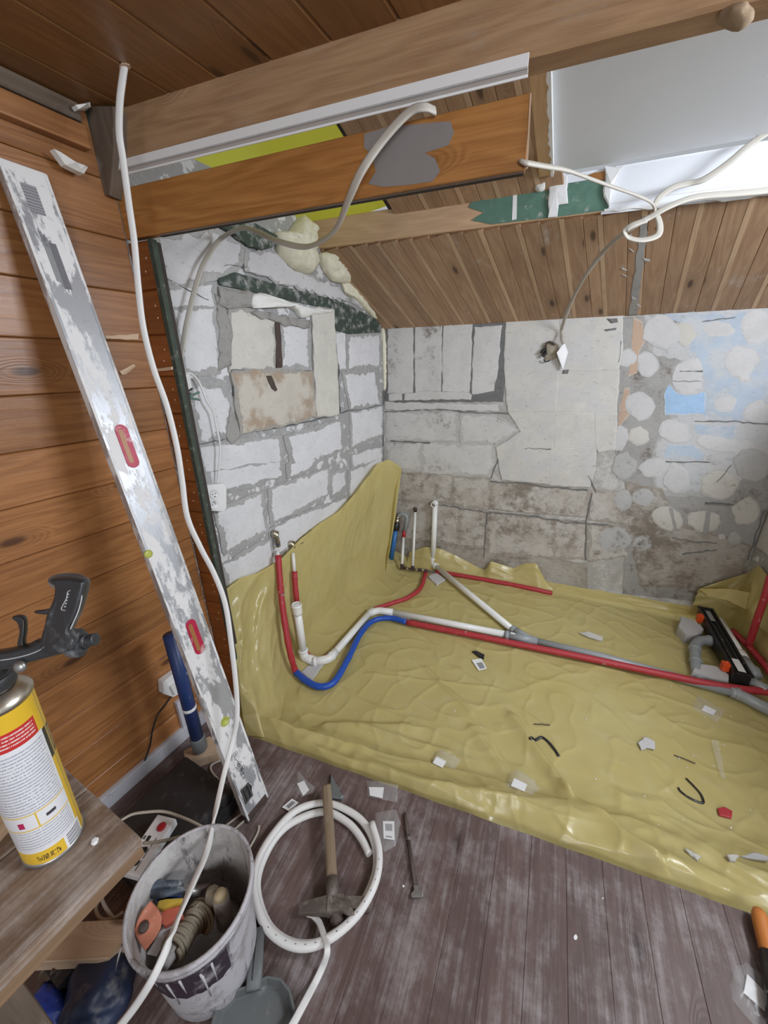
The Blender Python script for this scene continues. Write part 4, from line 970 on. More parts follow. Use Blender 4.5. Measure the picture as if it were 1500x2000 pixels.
# grey wye and grey run to the right
y0, y1, y2, y3, y4 = FL(990, 1241, .022), FL(1035, 1250, .022), FL(1170, 1281, .022), FL(1440, 1355, .022), FL(1530, 1400, .022)
t = thing('grey_pipe', y2, 'grey waste pipe with a wye fitting lying behind the long red pipe', 'pipe')
tube('wye_body', [y0, y1+(y1-y0)*.3], RP*1.25, M['pvc_grey'], t, n=18)
tube('wye_branch', [FL(1001,1229,.022), y1], RP*1.22, M['pvc_grey'], t, n=18)
ring('collar', y0, y1-y0, RP*1.42, .02, 'pvc_grey', t); ring('collar', FL(1003,1231,.022), y1-FL(1001,1229,.022), RP*1.4, .02, 'pvc_grey', t)
tube('pipe', [y1, y2, y3], RP*1.02, M['pvc_grey'], t, n=18)
tube('elbow', fillet([y3-(y3-y2).normalized()*.03, y3, y4], .05), RP*1.3, M['pvc_grey'], t, n=18); ring('collar', y3, y3-y2, RP*1.45, .02, 'pvc_grey', t)
prism('sticker', [y0+V((0,0,RP*1.27))+q for q in (V((.02,-.006,-.001)), V((.045,-.004,-.001)), V((.045,.008,0)), V((.02,.006,0)))], V((0,0,.0006)), M['label'], t)
# long red and blue insulated pipe from the left valve
def redpath(L): return [p for p in L]
A = [U(543,1084,PX(XA+.055)), U(549,1160,PX(XA+.105)), U(556,1215,PX(XA+.15)), U(566,1272,PX(XA+.20)), FL(577,1312,.02)]
t = thing('insulated_pipe', A[-1], 'long red-sleeved pipe with a blue bent section, from the left wall to the right edge', 'pipe')
vA = U(539, 1045, PX(XA+.03))
tube('red_sleeve', catmull(A, 6), .0165, M['red_foam'], t, n=14, rfun=lambda s: 1+.05*math.sin(s*40))
tube('white_core', [U(542,1076,PX(XA+.04)), A[0]+(A[1]-A[0])*.1], .010, M['pvc_white'], t)
Bp = [A[-1], FL(598,1330,.015), FL(625,1341,.015), FL(652,1332,.015), FL(678,1290,.02), FL(704,1238,.02), FL(728,1213,.02), FL(760,1207,.02), FL(794,1215,.02)]
tube('blue_sleeve', catmull(Bp, 7), .0175, M['blue_tape'], t, n=14, rfun=lambda s: 1+.04*math.sin(s*90))
Rp = [Bp[-1], FL(900,1236,.02), FL(1000,1256,.022), FL(1150,1286,.025), FL(1300,1318,.03), FL(1420,1342,.035), FL(1506,1352,.035)]
tube('red_sleeve', catmull(Rp, 8), .0185, M['red_foam'], t, n=14, rfun=lambda s: 1+.03*math.sin(s*130))
tube('tie', [A[1]+V((.012,-.012,.002)), A[1]+V((.018,0,0)), A[1]+V((.012,.014,0))], .004, M['pvc_grey'], t, n=6)
def valve(par, p, ax, s=1.0):
    ax = V(ax).normalized()
    lathe('valve_body', [(.012*s, 0), (.014*s, .004), (.014*s, .012), (.011*s, .014), (.011*s, .022), (.015*s, .024), (.015*s, .034), (.010*s, .036)], p, ax, M['brass'], par, 6, smooth=False)
    ring('seal_ring', p+ax*.038, ax, .013*s, .007, 'navy', par, 12)
    lathe('union_nut', [(.013*s, 0), (.013*s, .014), (.010*s, .016)], p+ax*.042, ax, M['brass'], par, 6, smooth=False)
t = thing('valve', vA, 'nickel valve outlet on the block wall at the head of the left red pipe', 'valve')
lathe('outlet', [(.010, 0), (.019, .0), (.019, .03), (.012, .03), (.012, .01)], vA+V((-.025,0,.006)), NX, M['brass'], t, 14)
valve(t, vA+V((.004,0,-.012)), (0.05,0,-1))
vB = U(572, 1066, PX(XA+.03))
t = thing('valve', vB, 'small nickel valve with thin lever at the head of the white riser', 'valve')
lathe('outlet', [(.010, 0), (.018, .0), (.018, .026), (.011, .026), (.011, .01)], vB+V((-.025,0,.012)), NX, M['brass'], t, 14)
valve(t, vB+V((.004,0,0)), (.05,0,-1), .9)
tube('lever', [vB+V((.01,.01,-.005)), vB+V((.02,.07,-.004))], .0022, M['rust'], t, n=6)
C_ = [U(572,1080,PX(XA+.055)), U(575,1116,PX(XA+.08))]
t = thing('insulated_pipe', C_[1], 'pipe white on top then red, passing behind the white socket to the manifold', 'pipe')
tube('white_core', C_, .010, M['pvc_white'], t)
D_ = [C_[1], U(578,1160,PX(XA+.105)), U(585,1215,PX(XA+.135)), U(592,1262,PX(XA+.17)), FL(606,1284,.012), FL(625,1288,.012), FL(655,1270,.012), FL(690,1232,.012), FL(722,1196,.012), FL(760,1180,.012), FL(795,1168,.012), FL(820,1150,.012), FL(829,1128,.012), FL(832,1115,.012)]
tube('red_sleeve', catmull(D_, 6), .0155, M['red_foam'], t, n=14, rfun=lambda s: 1+.04*math.sin(s*100))
t = thing('insulated_pipe', FL(960,1135,.01), 'red insulated pipe along the back wall that slips under the film fold', 'pipe')
tube('red_sleeve', catmull([FL(852,1117,.01), FL(900,1124,.01), FL(980,1138,.01), FL(1040,1150,.01), FL(1078,1159,.0)], 6), .0165, M['red_foam'], t, n=14, rfun=lambda s: 1+.03*math.sin(s*60))
# manifold and risers in the corner
t = thing('manifold', FL(810,1112,.02), 'dark metal pipe manifold with joints on the film in the far corner', 'manifold')
mp = [FL(785,1109,.03), FL(806,1112,.03), FL(820,1113,.03), FL(832,1115,.03), FL(850,1118,.03)]
tube('bar', mp, .009, M['dark_metal'], t)
for i, p in enumerate(mp[:4]): lathe('nut', [(.014, -.011), (.015, -.008), (.015, .008), (.014, .011)], p, mp[1]-mp[0], M['dark_metal'], t, 6, smooth=False)
for a in (.5, 1.55, 2.5):
    i = int(a); p = mp[i].lerp(mp[i+1], a-i); ring('ferrule', p, mp[1]-mp[0], .012, .016, 'brass', t, 12)
t = thing('riser_pipe', mp[0], 'thin white riser with a red band bending over to the blue pipe in the corner', 'pipe')
rA = U(788, 1048, PK(.07))
tube('pipe', [mp[0], rA], .011, M['pvc_white'], t, n=12); ring('nut', mp[0]+V((0,0,.02)), (0,0,1), .015, .02, 'dark_metal', t, 6)
tube('red_band', [rA-V((0,0,.01)), U(790,1036,PK(.06))], .0145, M['red'], t, n=12)
tube('bend', fillet([U(790,1038,PK(.06)), U(796,1008,PK(.05)), U(782,1002,PK(.05)), U(776,1012,PK(.06))], .03), .015, M['pvc_grey'], t, n=14)
t = thing('riser_pipe', mp[1], 'thin white riser to a dark wall outlet, between the banded riser and the drain pipe', 'pipe')
rB = U(811, 998, PK(.03))
tube('pipe', [mp[1], rB], .0105, M['pvc_white'], t, n=12); ring('nut', mp[1]+V((0,0,.02)), (0,0,1), .015, .02, 'dark_metal', t, 6)
tube('outlet', [rB+V((0,0,-.005)), rB+V((.004,.0,.02)), rB+V((.006,-.02,.028))], .014, M['rust'], t, n=10)
t = thing('blue_pipe', FL(764,1092,.0), 'blue plastic pipe with a black coupling leaning in the corner beside the draped film', 'pipe')
bA_, bB_ = U(764,1092,PK(.12)), U(773,1034,PK(.09)); bd = (bB_-bA_).normalized()
tube('pipe', [bA_, bB_], .019, M['blue_pipe'], t, n=16)
lathe('coupling', [(.026, 0), (.030, .006), (.030, .04), (.026, .048), (.024, .066), (.018, .068)], bB_-bd*.005, bd, M['black'], t, 16)
lathe('ball_valve', [(.016, 0), (.022, .006), (.024, .016), (.020, .028), (.014, .036), (.018, .04), (.018, .052), (.01, .055)], bB_+bd*.06, bd, M['brass'], t, 14)
# right side: linear drain, trap and red pipes
def FR(x, y, z): return U(x, y, PZ(z))
zd = .0
cA_, cB_ = FR(1378, 1188, zd), FR(1452, 1318, zd); cd_ = (cB_-cA_).normalized(); cw = V((cd_.y, -cd_.x, 0))
if cw.x < 0: cw = -cw
t = thing('linear_drain', (cA_+cB_)/2, 'long black linear shower drain with orange feet by the right wall', 'drain'); L_ = (cB_-cA_).length/2; mc = (cA_+cB_)/2
obox('trough', mc-V((0,0,.035)), cd_*L_, cw*.036, V((0,0,.03)), M['black'], t, .004)
for s_ in (-1, 1):
    obox('rim', mc+cw*.036*s_, cd_*(L_+.004), cw*.006, V((0,0,.005)), M['black'], t, .0015)
    obox('end_rim', mc+cd_*L_*s_, cd_*.005, cw*.042, V((0,0,.005)), M['black'], t, .0015)
    obox('inner_rail', mc+cw*.014*s_+V((0,0,-.001)), cd_*L_*.98, cw*.004, V((0,0,.004)), M['dark_case'], t, .001)
obox('sticker', mc-cd_*L_*.70+V((0,0,.004)), cd_*.055, cw*.012, V((0,0,.0006)), M['pvc_grey'], t)
obox('sticker', mc+cd_*L_*.78+V((0,0,.004)), cd_*.05, cw*.016, V((0,0,.0006)), M['label'], t)
for k, s_ in ((.62, -1), (-.82, 1)):
    c_ = mc-cd_*L_*k*1.0-cw*.055
    obox('foot', c_+V((0,0,-.012)), cd_*.018, cw*.016, V((0,0,.022)), M['orange'], t, .003); tube('foot_screw', [c_+V((0,0,-.09)), c_+V((0,0,.02))], .006, M['orange'], t, n=8)
t = thing('waste_elbow', FR(1362,1285,-.05), 'grey waste elbow coming out of the side of the black drain', 'pipe')
eP = fillet([FR(1396,1252,-.04), FR(1368,1250,-.04), FR(1356,1262,-.045), FR(1360,1310,-.06), FR(1366,1330,-.075)], .03)
tube('elbow', eP, .026, M['pvc_grey'], t, n=18)
ring('collar', FR(1357,1268,-.047), FR(1360,1310,-.06)-FR(1356,1262,-.045), .031, .016, 'pvc_grey', t); ring('collar', FR(1359,1292,-.055), FR(1360,1310,-.06)-FR(1356,1262,-.045), .031, .016, 'pvc_grey', t)
ring('collar', FR(1385,1251,-.04), FR(1368,1250,-.04)-FR(1396,1252,-.04), .031, .016, 'pvc_grey', t)
t = thing('waste_pipe', FR(1440,1270,-.04), 'white waste pipe with printed lettering ending in grey fittings right of the drain', 'pipe')
wp = [FR(1406,1212,-.015), FR(1448,1282,-.02)]
hollow('pipe', wp, .023, .02, M['pvc_white'], t); wdv = (wp[1]-wp[0]).normalized()
ring('socket', wp[1], wdv, .029, .05, 'pvc_white', t)
tube('grey_socket', [wp[1]+wdv*.02, FR(1478,1322,-.03)], .027, M['pvc_grey'], t, n=18)
tube('grey_branch', [FR(1452,1322,-.05), FR(1500,1350,-.04)], .026, M['pvc_grey'], t, n=18); ring('collar', FR(1470,1310,-.045), wdv, .032, .02, 'pvc_grey', t)
for k in range(11): obox('print_mark', wp[0].lerp(wp[1], .30+.045*k)+V((-.006, -.010, .0200)), wdv*.0028, V((.006, .004, -.002))*.6, V((0, 0, .0005)), M['greyink'], t)
t = thing('insulated_pipe', ra+rd*.3+rn*.08, 'red insulated pipe rising up the film in the right corner', 'pipe')
tube('red_sleeve', catmull([U(1462,1262,PZ(-.02)), U(1476,1218,((rn.x, rn.y, 0), rn.dot(ra)+.09)), U(1494,1165,((rn.x, rn.y, 0), rn.dot(ra)+.09)), U(1505,1125,((rn.x, rn.y, 0), rn.dot(ra)+.085))], 6), .017, M['red_foam'], t, n=14)
tube('red_sleeve', catmull([FR(1430,1232,-.02), FR(1462,1262,-.02), FR(1486,1290,-.02), FR(1506,1315,-.02)], 6), .017, M['red_foam'], t, n=14)

# ================================================================== THINGS ON THE FILM
def FS(x, y, r=0.0):
    z = ZF+.02
    for _ in range(8):
        p = U(x, y, PZ(z+r)); z = .5*z+.5*filmz(p.x, p.y)
    p = U(x, y, PZ(z+r)); return p
def onfilm(name, L, th, m, label=None, cat=None, group=None, rag=.002, inset=.004, sdv=0, off=.002, dome=0):
    P = [FS(x, y, off) for x, y in L]; zz = max(p.z for p in P) if th > .015 else None
    if zz is None:
        a = sum((p.z for p in P))/len(P); P = [U(x, y, PZ(a)) for x, y in L]
        hi = max(filmz(p.x, p.y) for p in P)+off; P = [U(x, y, PZ(hi)) for x, y in L]
    o = slab(name, P, (0, 0, 1), th, M[m], None, rag, .015, inset, sdv, dome)
    if label: tag(o, label, cat, group)
    return o
def blockon(L, h, label, name='support_block', m='beige_block'):
    P = [U(x, y, PZ(ZF+.012+h)) for x, y in L]
    o = slab(name, [p-V((0,0,h)) for p in P], (0, 0, 1), h, M[m], None, .003, .02, .004, len(L)); tag(o, label, 'block'); return o
blockon([(586,1312),(606,1296),(634,1294),(609,1328)], .012, 'white block piece under the elbow of the left drain pipe', m='dab')
blockon([(766,1190),(803,1195),(800,1216),(757,1208)], .012, 'white block piece under the white and blue pipes', m='dab')
blockon([(836,1125),(850,1116),(870,1131),(853,1142)], .014, 'white block piece below the back drain pipe elbow', m='dab')
blockon([(1330,1203),(1358,1211),(1376,1228),(1366,1238),(1340,1240),(1325,1224)], .06, 'broken white block under the far orange foot of the drain', m='dab')
blockon([(1361,1294),(1402,1302),(1426,1318),(1424,1330),(1352,1312)], .05, 'broken white block under the near orange foot of the drain', m='dab')
# plaster flakes and offcuts
onfilm('plaster_flake', [(1131,1237),(1150,1234),(1178,1245),(1177,1253),(1165,1250),(1150,1246)], .006, 'dab_cream', 'long white plaster flake behind the red pipe', 'plaster', sdv=1)
onfilm('plaster_flake', [(1246,1452),(1258,1440),(1268,1444),(1279,1450),(1278,1464),(1264,1462),(1252,1466)], .006, 'dab', 'ragged white plaster flake alone on the open film', 'plaster', sdv=2)
onfilm('plaster_flake', [(1335,1658),(1350,1664),(1368,1675),(1362,1682),(1348,1672)], .008, 'dab_cream', 'thin white plaster flake by the crease near the front folds', 'plaster', sdv=3)
onfilm('plaster_flake', [(1417,1672),(1432,1669),(1444,1674),(1434,1684),(1424,1683)], .01, 'dab_cream', 'white plaster lump by the front folds at right', 'plaster', sdv=4)
onfilm('plaster_flake', [(1445,1675),(1470,1666),(1498,1674),(1500,1684),(1470,1680)], .008, 'dab_grey', 'greyish plaster slab at the right edge of the film', 'plaster', sdv=5)
onfilm('red_offcut', [(1401,1580),(1414,1578),(1430,1586),(1428,1600),(1404,1594)], .008, 'red_foam', 'short red offcut of pipe sleeve on the film', 'offcut', rag=.0005)
def strap(name, L, label, w_=.006, t_=.0015, m='black', fl=True, r=.004):
    P = catmull([FS(x, y, r) for x, y in L], 6)
    for p in P: p.z = max(p.z, filmz(p.x, p.y)+r)
    vs, fs = tubemesh(P, .004, n=8, flat=(w_, t_), upv=(0.2, -.3, 1)) if fl else tubemesh(P, w_, n=8)
    return tag(mk(name, vs, fs, M[m], None, smooth=True), label, 'strap')
strap('plastic_strap', [(1034,1443),(1046,1445),(1058,1440),(1070,1448),(1082,1462),(1092,1477)], 'bent black plastic strap on the middle of the film')
strap('plastic_strap', [(1340,1520),(1356,1536),(1370,1553),(1373,1568),(1350,1560),(1330,1546),(1325,1538)], 'black strap bent into an open loop near the red offcut', .004, .0012)
strap('dark_screw', [(1043,1414),(1074,1416)], 'small dark screw lying above the bent black strap', .0022, 0, 'rust', False)
strap('dark_screw', [(1317,1475),(1336,1482),(1358,1491)], 'long thin dark screw between the plaster flake and black loop', .002, 0, 'rust', False)
o = onfilm('black_clip', [(922,1274),(930,1273),(946,1281),(945,1288),(935,1284)], .012, 'black', 'small black clip beside the bar code tag on the film', 'clip', rag=0)
def lab(name, L, label, cat, bars, pl=None, bag=None, extra=None, on='film', sdv=0):
    """paper tag, optionally inside a clear zip bag; pixel outlines, laid on film or floor"""
    pf = (lambda x, y, r: FS(x, y, r)) if on == 'film' else (lambda x, y, r: U(x, y, PZ(r)))
    P = [pf(x, y, .004) for x, y in L]; c = sum(P, V())/len(P)
    t = thing(name, c, label, cat)
    zt = max(p.z for p in P)+.002
    P = [U(x, y, PZ(zt)) for x, y in L]
    prism('paper_label', P, V((0, 0, .0007)), M['label'], t)
    if bars:
        a, b, c_, d = P[:4]; q = lambda u, v: a.lerp(b, u).lerp(d.lerp(c_, u), v)+V((0, 0, .0008))
        prism('bar_code', [q(*k) for k in bars], V((0, 0, .0003)), M['bars'], t, uvaxis=(b-a))
    if extra:
        a, b, c_, d = P[:4]; q = lambda u, v: a.lerp(b, u).lerp(d.lerp(c_, u), v)+V((0, 0, .0010))
        prism('print_line', [q(*k) for k in ((.22,.83),(.78,.83),(.78,.91),(.22,.91))], V((0, 0, .0003)), M['bars'], t, uvaxis=(b-a))
    if bag:
        B = [pf(x, y, .001) for x, y in bag]; C = sum(B, V())/len(B)
        n = len(B); R = []
        for i in range(n):
            for k in range(5):
                p = B[i].lerp(B[(i+1) % n], k/5); R.append(p+V((.003*nz(p*60), .003*nz(p*50+V((5,0,0))), 0)))
        vs = []; fs = []; rings = (1, .88, .62, .3); m = len(R)
        for s, hgt in zip(rings, (.0, .006, .008, .008)):
            for p in R:
                q = C.lerp(p, s); base = filmz(q.x, q.y) if on == 'film' else 0.0
                vs.append(V((q.x, q.y, max(base, zt-.004 if s < .7 else base)+.002+hgt*(.7+.6*nz(q*70)))))
        for j in range(3):
            for i in range(m): fs.append((j*m+i, j*m+(i+1) % m, (j+1)*m+(i+1) % m, (j+1)*m+i))
        fs.append(tuple(range(3*m, 4*m))); mk('zip_bag', vs, fs, M['clear'], t, smooth=True)
    return t
BQ = [(.2,.25),(.85,.25),(.85,.7),(.2,.7)]
lab('bar_code_tag', [(921,1289),(940,1286),(951,1306),(935,1310)], 'white bar code tag lying on the film in front of the red pipe', 'tag', [(.25,.35),(.85,.35),(.85,.9),(.25,.9)])
lab('zip_bag_label', [(1377,1377),(1399,1388),(1393,1397),(1370,1387)], 'small clear bag with white label in front of the grey pipe end', 'bag', None, bag=[(1363,1357),(1415,1388),(1402,1412),(1352,1383)])
lab('zip_bag_label', [(853,1477),(872,1487),(864,1500),(845,1490)], 'small clear bag with white label near the left front folds', 'bag', None, bag=[(856,1464),(900,1484),(886,1503),(840,1486)])
lab('zip_bag_label', [(1004,1520),(1030,1532),(1024,1546),(998,1535)], 'small clear bag with white label in the middle of the front folds', 'bag', None, bag=[(998,1506),(1055,1540),(1040,1552),(986,1536)])
t = thing('crumpled_wrapper', FS(1400, 1480), 'crumpled clear wrapper strip on the film at right', 'wrapper')
def wr_(u, v):
    a = FS(1388+20*v+(14-6*v)*u, 1448+75*v, .004); return a+V((0, 0, .006+.008*nz(a*45)))
grid('wrapper', wr_, 8, 20, M['clear'], t)
random.seed(5); cv, cf = [], []
for k in range(90):
    x, y = random.uniform(640, 1480), random.uniform(1180, 1640)
    p = FS(x, y)
    if p.y < EDGE(p.x)+.22 or p.x > XR(p.y)-.15 or p.y > YB(p.x)-.2: continue
    s_ = random.uniform(.0018, .0055); b = len(cv)
    for q in ((1,0,0),(-.8,.5,0),(-.3,-1,0),(.1,.2,.9),(.4,.9,.2),(.5,-.6,.4)): cv.append(p+V((q[0]*random.uniform(.6,1.2), q[1]*random.uniform(.6,1.2), q[2]*.8+.2))*s_)
    cf += [(b,b+5,b+3),(b+5,b+2,b+3),(b+2,b+1,b+3),(b+1,b+4,b+3),(b+4,b,b+3),(b,b+4,b+1),(b,b+1,b+2),(b,b+2,b+5)]
tag(mk('plaster_crumbs', cv, cf, M['crumb']), 'tiny plaster crumbs scattered over the yellow film', 'crumbs', None, 'stuff')

# ================================================================== SPIRIT LEVEL
lv = plane3(V((-.849, .524, .0)), V((-.864, .613, .0)), V((-1.33, .60, 1.97)))
la, lb = V((-.858, .570, .004)), V((-1.345, .622, 1.975))
ld = (lb-la).normalized(); lw = V((0, 1, 0)); lw = (lw-ld*lw.dot(ld)).normalized(); ln = ld.cross(lw).normalized()
if ln.x < 0: ln = -ln
W2, T2 = .049, .013
t = thing('spirit_level', la, 'long plaster-smeared aluminium spirit level leaning against the wooden wall', 'level')
o = obox('body', (la+lb)/2-ln*T2, ld*((lb-la).length/2), lw*W2, ln*T2, M['alu'], t, .0025)
obox('end_cap', la+ld*.012-ln*T2, ld*.014, lw*(W2+.0015), ln*(T2+.0015), M['rust'], t, .003)
for s_ in (-1, 1): obox('edge_rail', (la+lb)/2+lw*(W2-.0035)*s_+ln*.0006, ld*((lb-la).length/2-.004), lw*.0035, ln*.0012, M['alu'], t, .0005)
LVP = (tuple(ln), ln.dot(la))
def onl(x, y, o=0): return U(x, y, LVP)+ln*o
def stad(c, a, hw, n=8):
    """stadium outline on the level's face; a: half length along the level"""
    P = []
    for k in range(n+1): q = -math.pi/2+math.pi*k/n; P.append(c+ld*(a-hw+hw*math.cos(q))+lw*hw*math.sin(q))
    for k in range(n+1): q = math.pi/2+math.pi*k/n; P.append(c+ld*(-(a-hw)+hw*math.cos(q))+lw*hw*math.sin(q))
    return P
for (xa, ya, xb, yb) in ((238,829,258,914),(374,1208,388,1279)):
    A_, B_ = onl(xa, ya), onl(xb, yb); c_ = (A_+B_)/2; a_ = (A_-B_).length/2
    g_ = prism('grip_insert', stad(c_, a_, .017), ln*.003, M['magenta'], t, .0008)
    prism('grip_slot', [p+ln*.0031-lw*.004 for p in stad(c_, a_*.78, .0065)], ln*.0006, M['timber'], g_)
c_ = onl(439, 1409); lathe('vial_window', [(.016, 0), (.016, .003), (.012, .003), (.012, .0005), (0, .0005)], c_, ln, M['vial'], t, 18)
c_ = onl(288, 1082); lathe('vial', [(.011, 0), (.012, .003), (.012, .006), (.006, .007)], c_-lw*.0, ln, M['vial'], t, 14)
BA, BB = onl(70, 365), onl(103, 568)
def lq(c0, hl, hw, o=.0006): return [c0+ld*hl-lw*hw+ln*o, c0+ld*hl+lw*hw+ln*o, c0-ld*hl+lw*hw+ln*o, c0-ld*hl-lw*hw+ln*o]
prism('bar_code', lq(onl(65,390), .033, .016), ln*.0004, M['bars'], t, uvaxis=ld)
for k in range(7): prism('print_line', lq(onl(104,500)+lw*(.003*k-.012)-ld*.004*k, .062-.003*(k % 3), .0008), ln*.0004, M['greyink'], t)
prism('print_smudge', lq(onl(112,520)+lw*.007, .055, .008), ln*.0003, M['greyink'], t)
lc = onl(482, 1549); 
for (hl, hw, m_, o_) in ((.030, .0175, 'ink', .0006), (.027, .0150, 'steel', .0009), (.024, .0125, 'ink', .0012)): prism('badge', lq(lc, hl, hw, o_), ln*.0004, M[m_], t)
text('badge_lettering', 'HARDY', lc+ln*.0016-lw*.001, ld, -lw, .0145, M['steel'], t)
prism('badge_roof', [lc+lw*.0175+ld*.026+ln*.0006, lc+lw*.024+ld*.004+ln*.0006, lc+lw*.0175-ld*.012+ln*.0006], ln*.0004, M['ink'], t)
text('size_print', '200', onl(472, 1508)+ln*.0008, ld, -lw, .018, M['ink'], t)
for (x, y) in ((460,1473),(467,1492),(474,1500)):
    c_ = onl(x, y)+ln*.0006; lathe('print_ring', [(.0075, 0), (.0085, 0), (.0085, .0005), (.0075, .0005)], c_, ln, M['ink'], t, 16, cap=False); obox('print_mark', c_+ln*.0003, ld*.004, lw*.0012, ln*.0002, M['ink'], t)

# ================================================================== BENCH WITH FOAM CAN
ZB = .9
t = thing('workbench', (-.7, -.1, ZB-.04), 'dusty wooden bench top with a rounded corner in the lower left foreground', 'bench')
BX, BY = -.462, .127
for k, (y0_, y1_) in enumerate(((.005, BY), (-.155, .003), (-.32, -.157))):
    pass
for k, (x0_, x1_) in enumerate(((-.60, BX), (-.742, -.602), (-.884, -.744))):
    abox('board', (x0_, -.75, ZB-.016), (x1_, BY, ZB), M['bench'], t, .003, (0, 1, 0))
abox('under_board', (-.88, -.75, ZB-.036), (BX-.001, BY-.002, ZB-.0165), M['benchedge'], t, .002, (0, 1, 0))
for y in (-.05, -.62): abox('leg', (-.80, y-.03, .0), (-.74, y+.03, ZB-.037), M['oldpost'], t, .003)
abox('apron', (-.78, -.7, ZB-.10), (-.755, .05, ZB-.037), M['benchedge'], t, .002)
o = plank('loose_board', U(-160, 1640, PZ(ZB+.02)), U(20, 1592, PZ(ZB+.02)), V((-.02, .045, 0)), V((0, 0, .02)), M['lumber'], None, .002); tag(o, 'short pale board lying on the bench behind the foam can', 'board')
tag(slab('plaster_chip', [U(x, y, PZ(ZB)) for x, y in [(180,1642),(186,1637),(193,1638),(191,1646),(184,1652),(179,1650)]], (0,0,1), .003, M['label'], None, .0005, .01, .002, 1), 'small white chip on the bench beside the can', 'chip')
c0 = U(106, 1640, PZ(ZB+.001)); c1 = UD(4, 1345, .425)
ca = (c1-c0).normalized(); H_ = (c1-c0).length
RC = .0325
t = thing('foam_can', c0, 'yellow and white can of mounting foam standing on the bench', 'can')
ca = V((ca.x*.55, ca.y*.55, ca.z)).normalized()
CH = .255
lathe('body', [(RC, .004), (RC, CH*.5), (RC, CH)], c0, ca, M['can'], t, 48, uv=True)
lathe('base', [(.0, .001), (RC-.003, .0), (RC+.0012, .002), (RC+.0012, .006), (RC, .008)], c0, ca, M['steel'], t, 40)
lathe('shoulder', [(RC, CH-.001), (RC+.0014, CH+.001), (RC+.0014, CH+.005), (RC-.002, CH+.009), (RC-.008, CH+.016), (RC-.012, CH+.018), (0.0, CH+.019)], c0, ca, M['brass'], t, 40)
for k in range(9):
    a = k*.7; p = c0+V((math.cos(a)*(RC+.006), math.sin(a)*(RC+.006), .003))
ct = c0+ca*(CH+.018)
# applicator gun on the can
t = thing('foam_gun', ct, 'black foam applicator gun with white edge lines screwed onto the can', 'gun')
lathe('collar', [(.012, 0), (.0235, .001), (.0245, .004), (.0245, .016), (.021, .019), (.021, .012), (.015, .010), (.013, .022), (.010, .028)], ct, ca, M['gun'], t, 24)
lathe('basket_ring', [(.019, .018), (.0265, .019), (.0265, .025), (.0235, .026), (.019, .024)], ct, ca, M['gun'], t, 24)
gd = .392
gz = lambda L, d=gd: [UD(a/3.3325, 1100+b/3.3325, d) for a, b in L]
gn = -fw; hf = (V((fw.x, fw.y, 0)).normalized()*.25+ray(130, 1240).normalized()*.75).normalized()
def pillow(name, P, dv, th, b, mat, par):
    m_ = len(P); Q = []
    for i in range(m_): Q += [P[i]*.75+(P[i-1]+P[(i+1) % m_])*.125, (P[i]+P[(i+1) % m_])*.5]
    P = Q; m_ = len(P); vs = []; fs = []; nn = dv.normalized(); A = sum(((P[i]-P[0]).cross(P[(i+1) % m_]-P[0]) for i in range(m_)), V())
    sg = 1 if A.dot(nn) > 0 else -1; N_ = 8
    for k in range(N_+1):
        th_ = math.pi*k/N_; ins = b*(1-math.sin(th_)**.8 if k not in (0, N_) else 1); dp = th*.5*(1-math.cos(th_))
        for i in range(m_):
            t_ = (P[(i+1) % m_]-P[i-1]).normalized(); inn = nn.cross(t_)*sg; vs.append(P[i]+inn*ins+nn*dp)
    for k in range(N_):
        for i in range(m_): fs.append((k*m_+i, k*m_+(i+1) % m_, (k+1)*m_+(i+1) % m_, (k+1)*m_+i))
    fs += [tuple(range(m_))[::-1], tuple(range(N_*m_, (N_+1)*m_))]
    o = mk(name, vs, fs, mat, par, smooth=True); recalc(o)
    for p in list(o.data.polygons)[-2:]: p.use_smooth = False
    return o
def gunpart(name, L, th, bev, d=gd, m='gun'):
    return pillow(name, [p+hf*((.030-th)/2) for p in gz(L, d-.014)], hf*th, th, bev, M[m], t)
handle = gunpart('handle', [(308,108),(330,94),(440,84),(545,96),(572,108),(565,180),(528,300),(500,370),(462,430),(470,460),(505,490),(500,575),(390,600),(240,610),(245,500),(275,420),(285,350),(305,300),(335,240),(345,170),(335,130)], .032, .0048)
gunpart('spur', [(310,345),(260,346),(205,338),(198,328),(205,318),(260,314),(320,300)], .012, .0015)
ce_ = UD(440/3.3325, 1100+106/3.3325, gd); e1_ = (UD(570/3.3325, 1100+108/3.3325, gd)-UD(308/3.3325, 1100+108/3.3325, gd))*.5; e2_ = V((hf.x, hf.y, 0)).normalized()*.017
prism('grip_cap', [ce_+e1_*math.cos(a)*1.0+e2_*math.sin(a) for a in [k*2*math.pi/24 for k in range(24)]], V((0, 0, -.004)), M['gun_cap'], t, .001)
gunpart('barrel', [(-160,600),(60,570),(140,540),(180,548),(245,498),(330,470),(505,480),(508,575),(300,630),(200,655),(100,690),(0,705),(-180,740)], .026, .0045)
gunpart('trigger', [(48,362),(70,350),(120,346),(150,372),(148,470),(135,520),(145,570),(100,575),(80,540),(105,470),(95,420),(85,395),(55,378)], .012, .0018)
gunpart('trigger_link', [(120,575),(160,545),(200,520),(240,500),(250,560),(190,600),(130,605)], .018, .002, gd)
hp = gz([(360,110),(440,86),(540,104)], gd)
def gtube(name, L, r, m, d): tube(name, catmull([UD(a/3.3325, 1100+b/3.3325, d) for a, b in L], 5), r, M[m], t, n=8)
gtube('edge_line', [(490,122),(520,165),(532,220),(510,310),(480,380),(458,430)], .0006, 'gunline', gd-.0148)
gtube('edge_line', [(0,632),(90,618),(200,590),(290,545),(340,475)], .0007, 'gunline', gd-.0120)
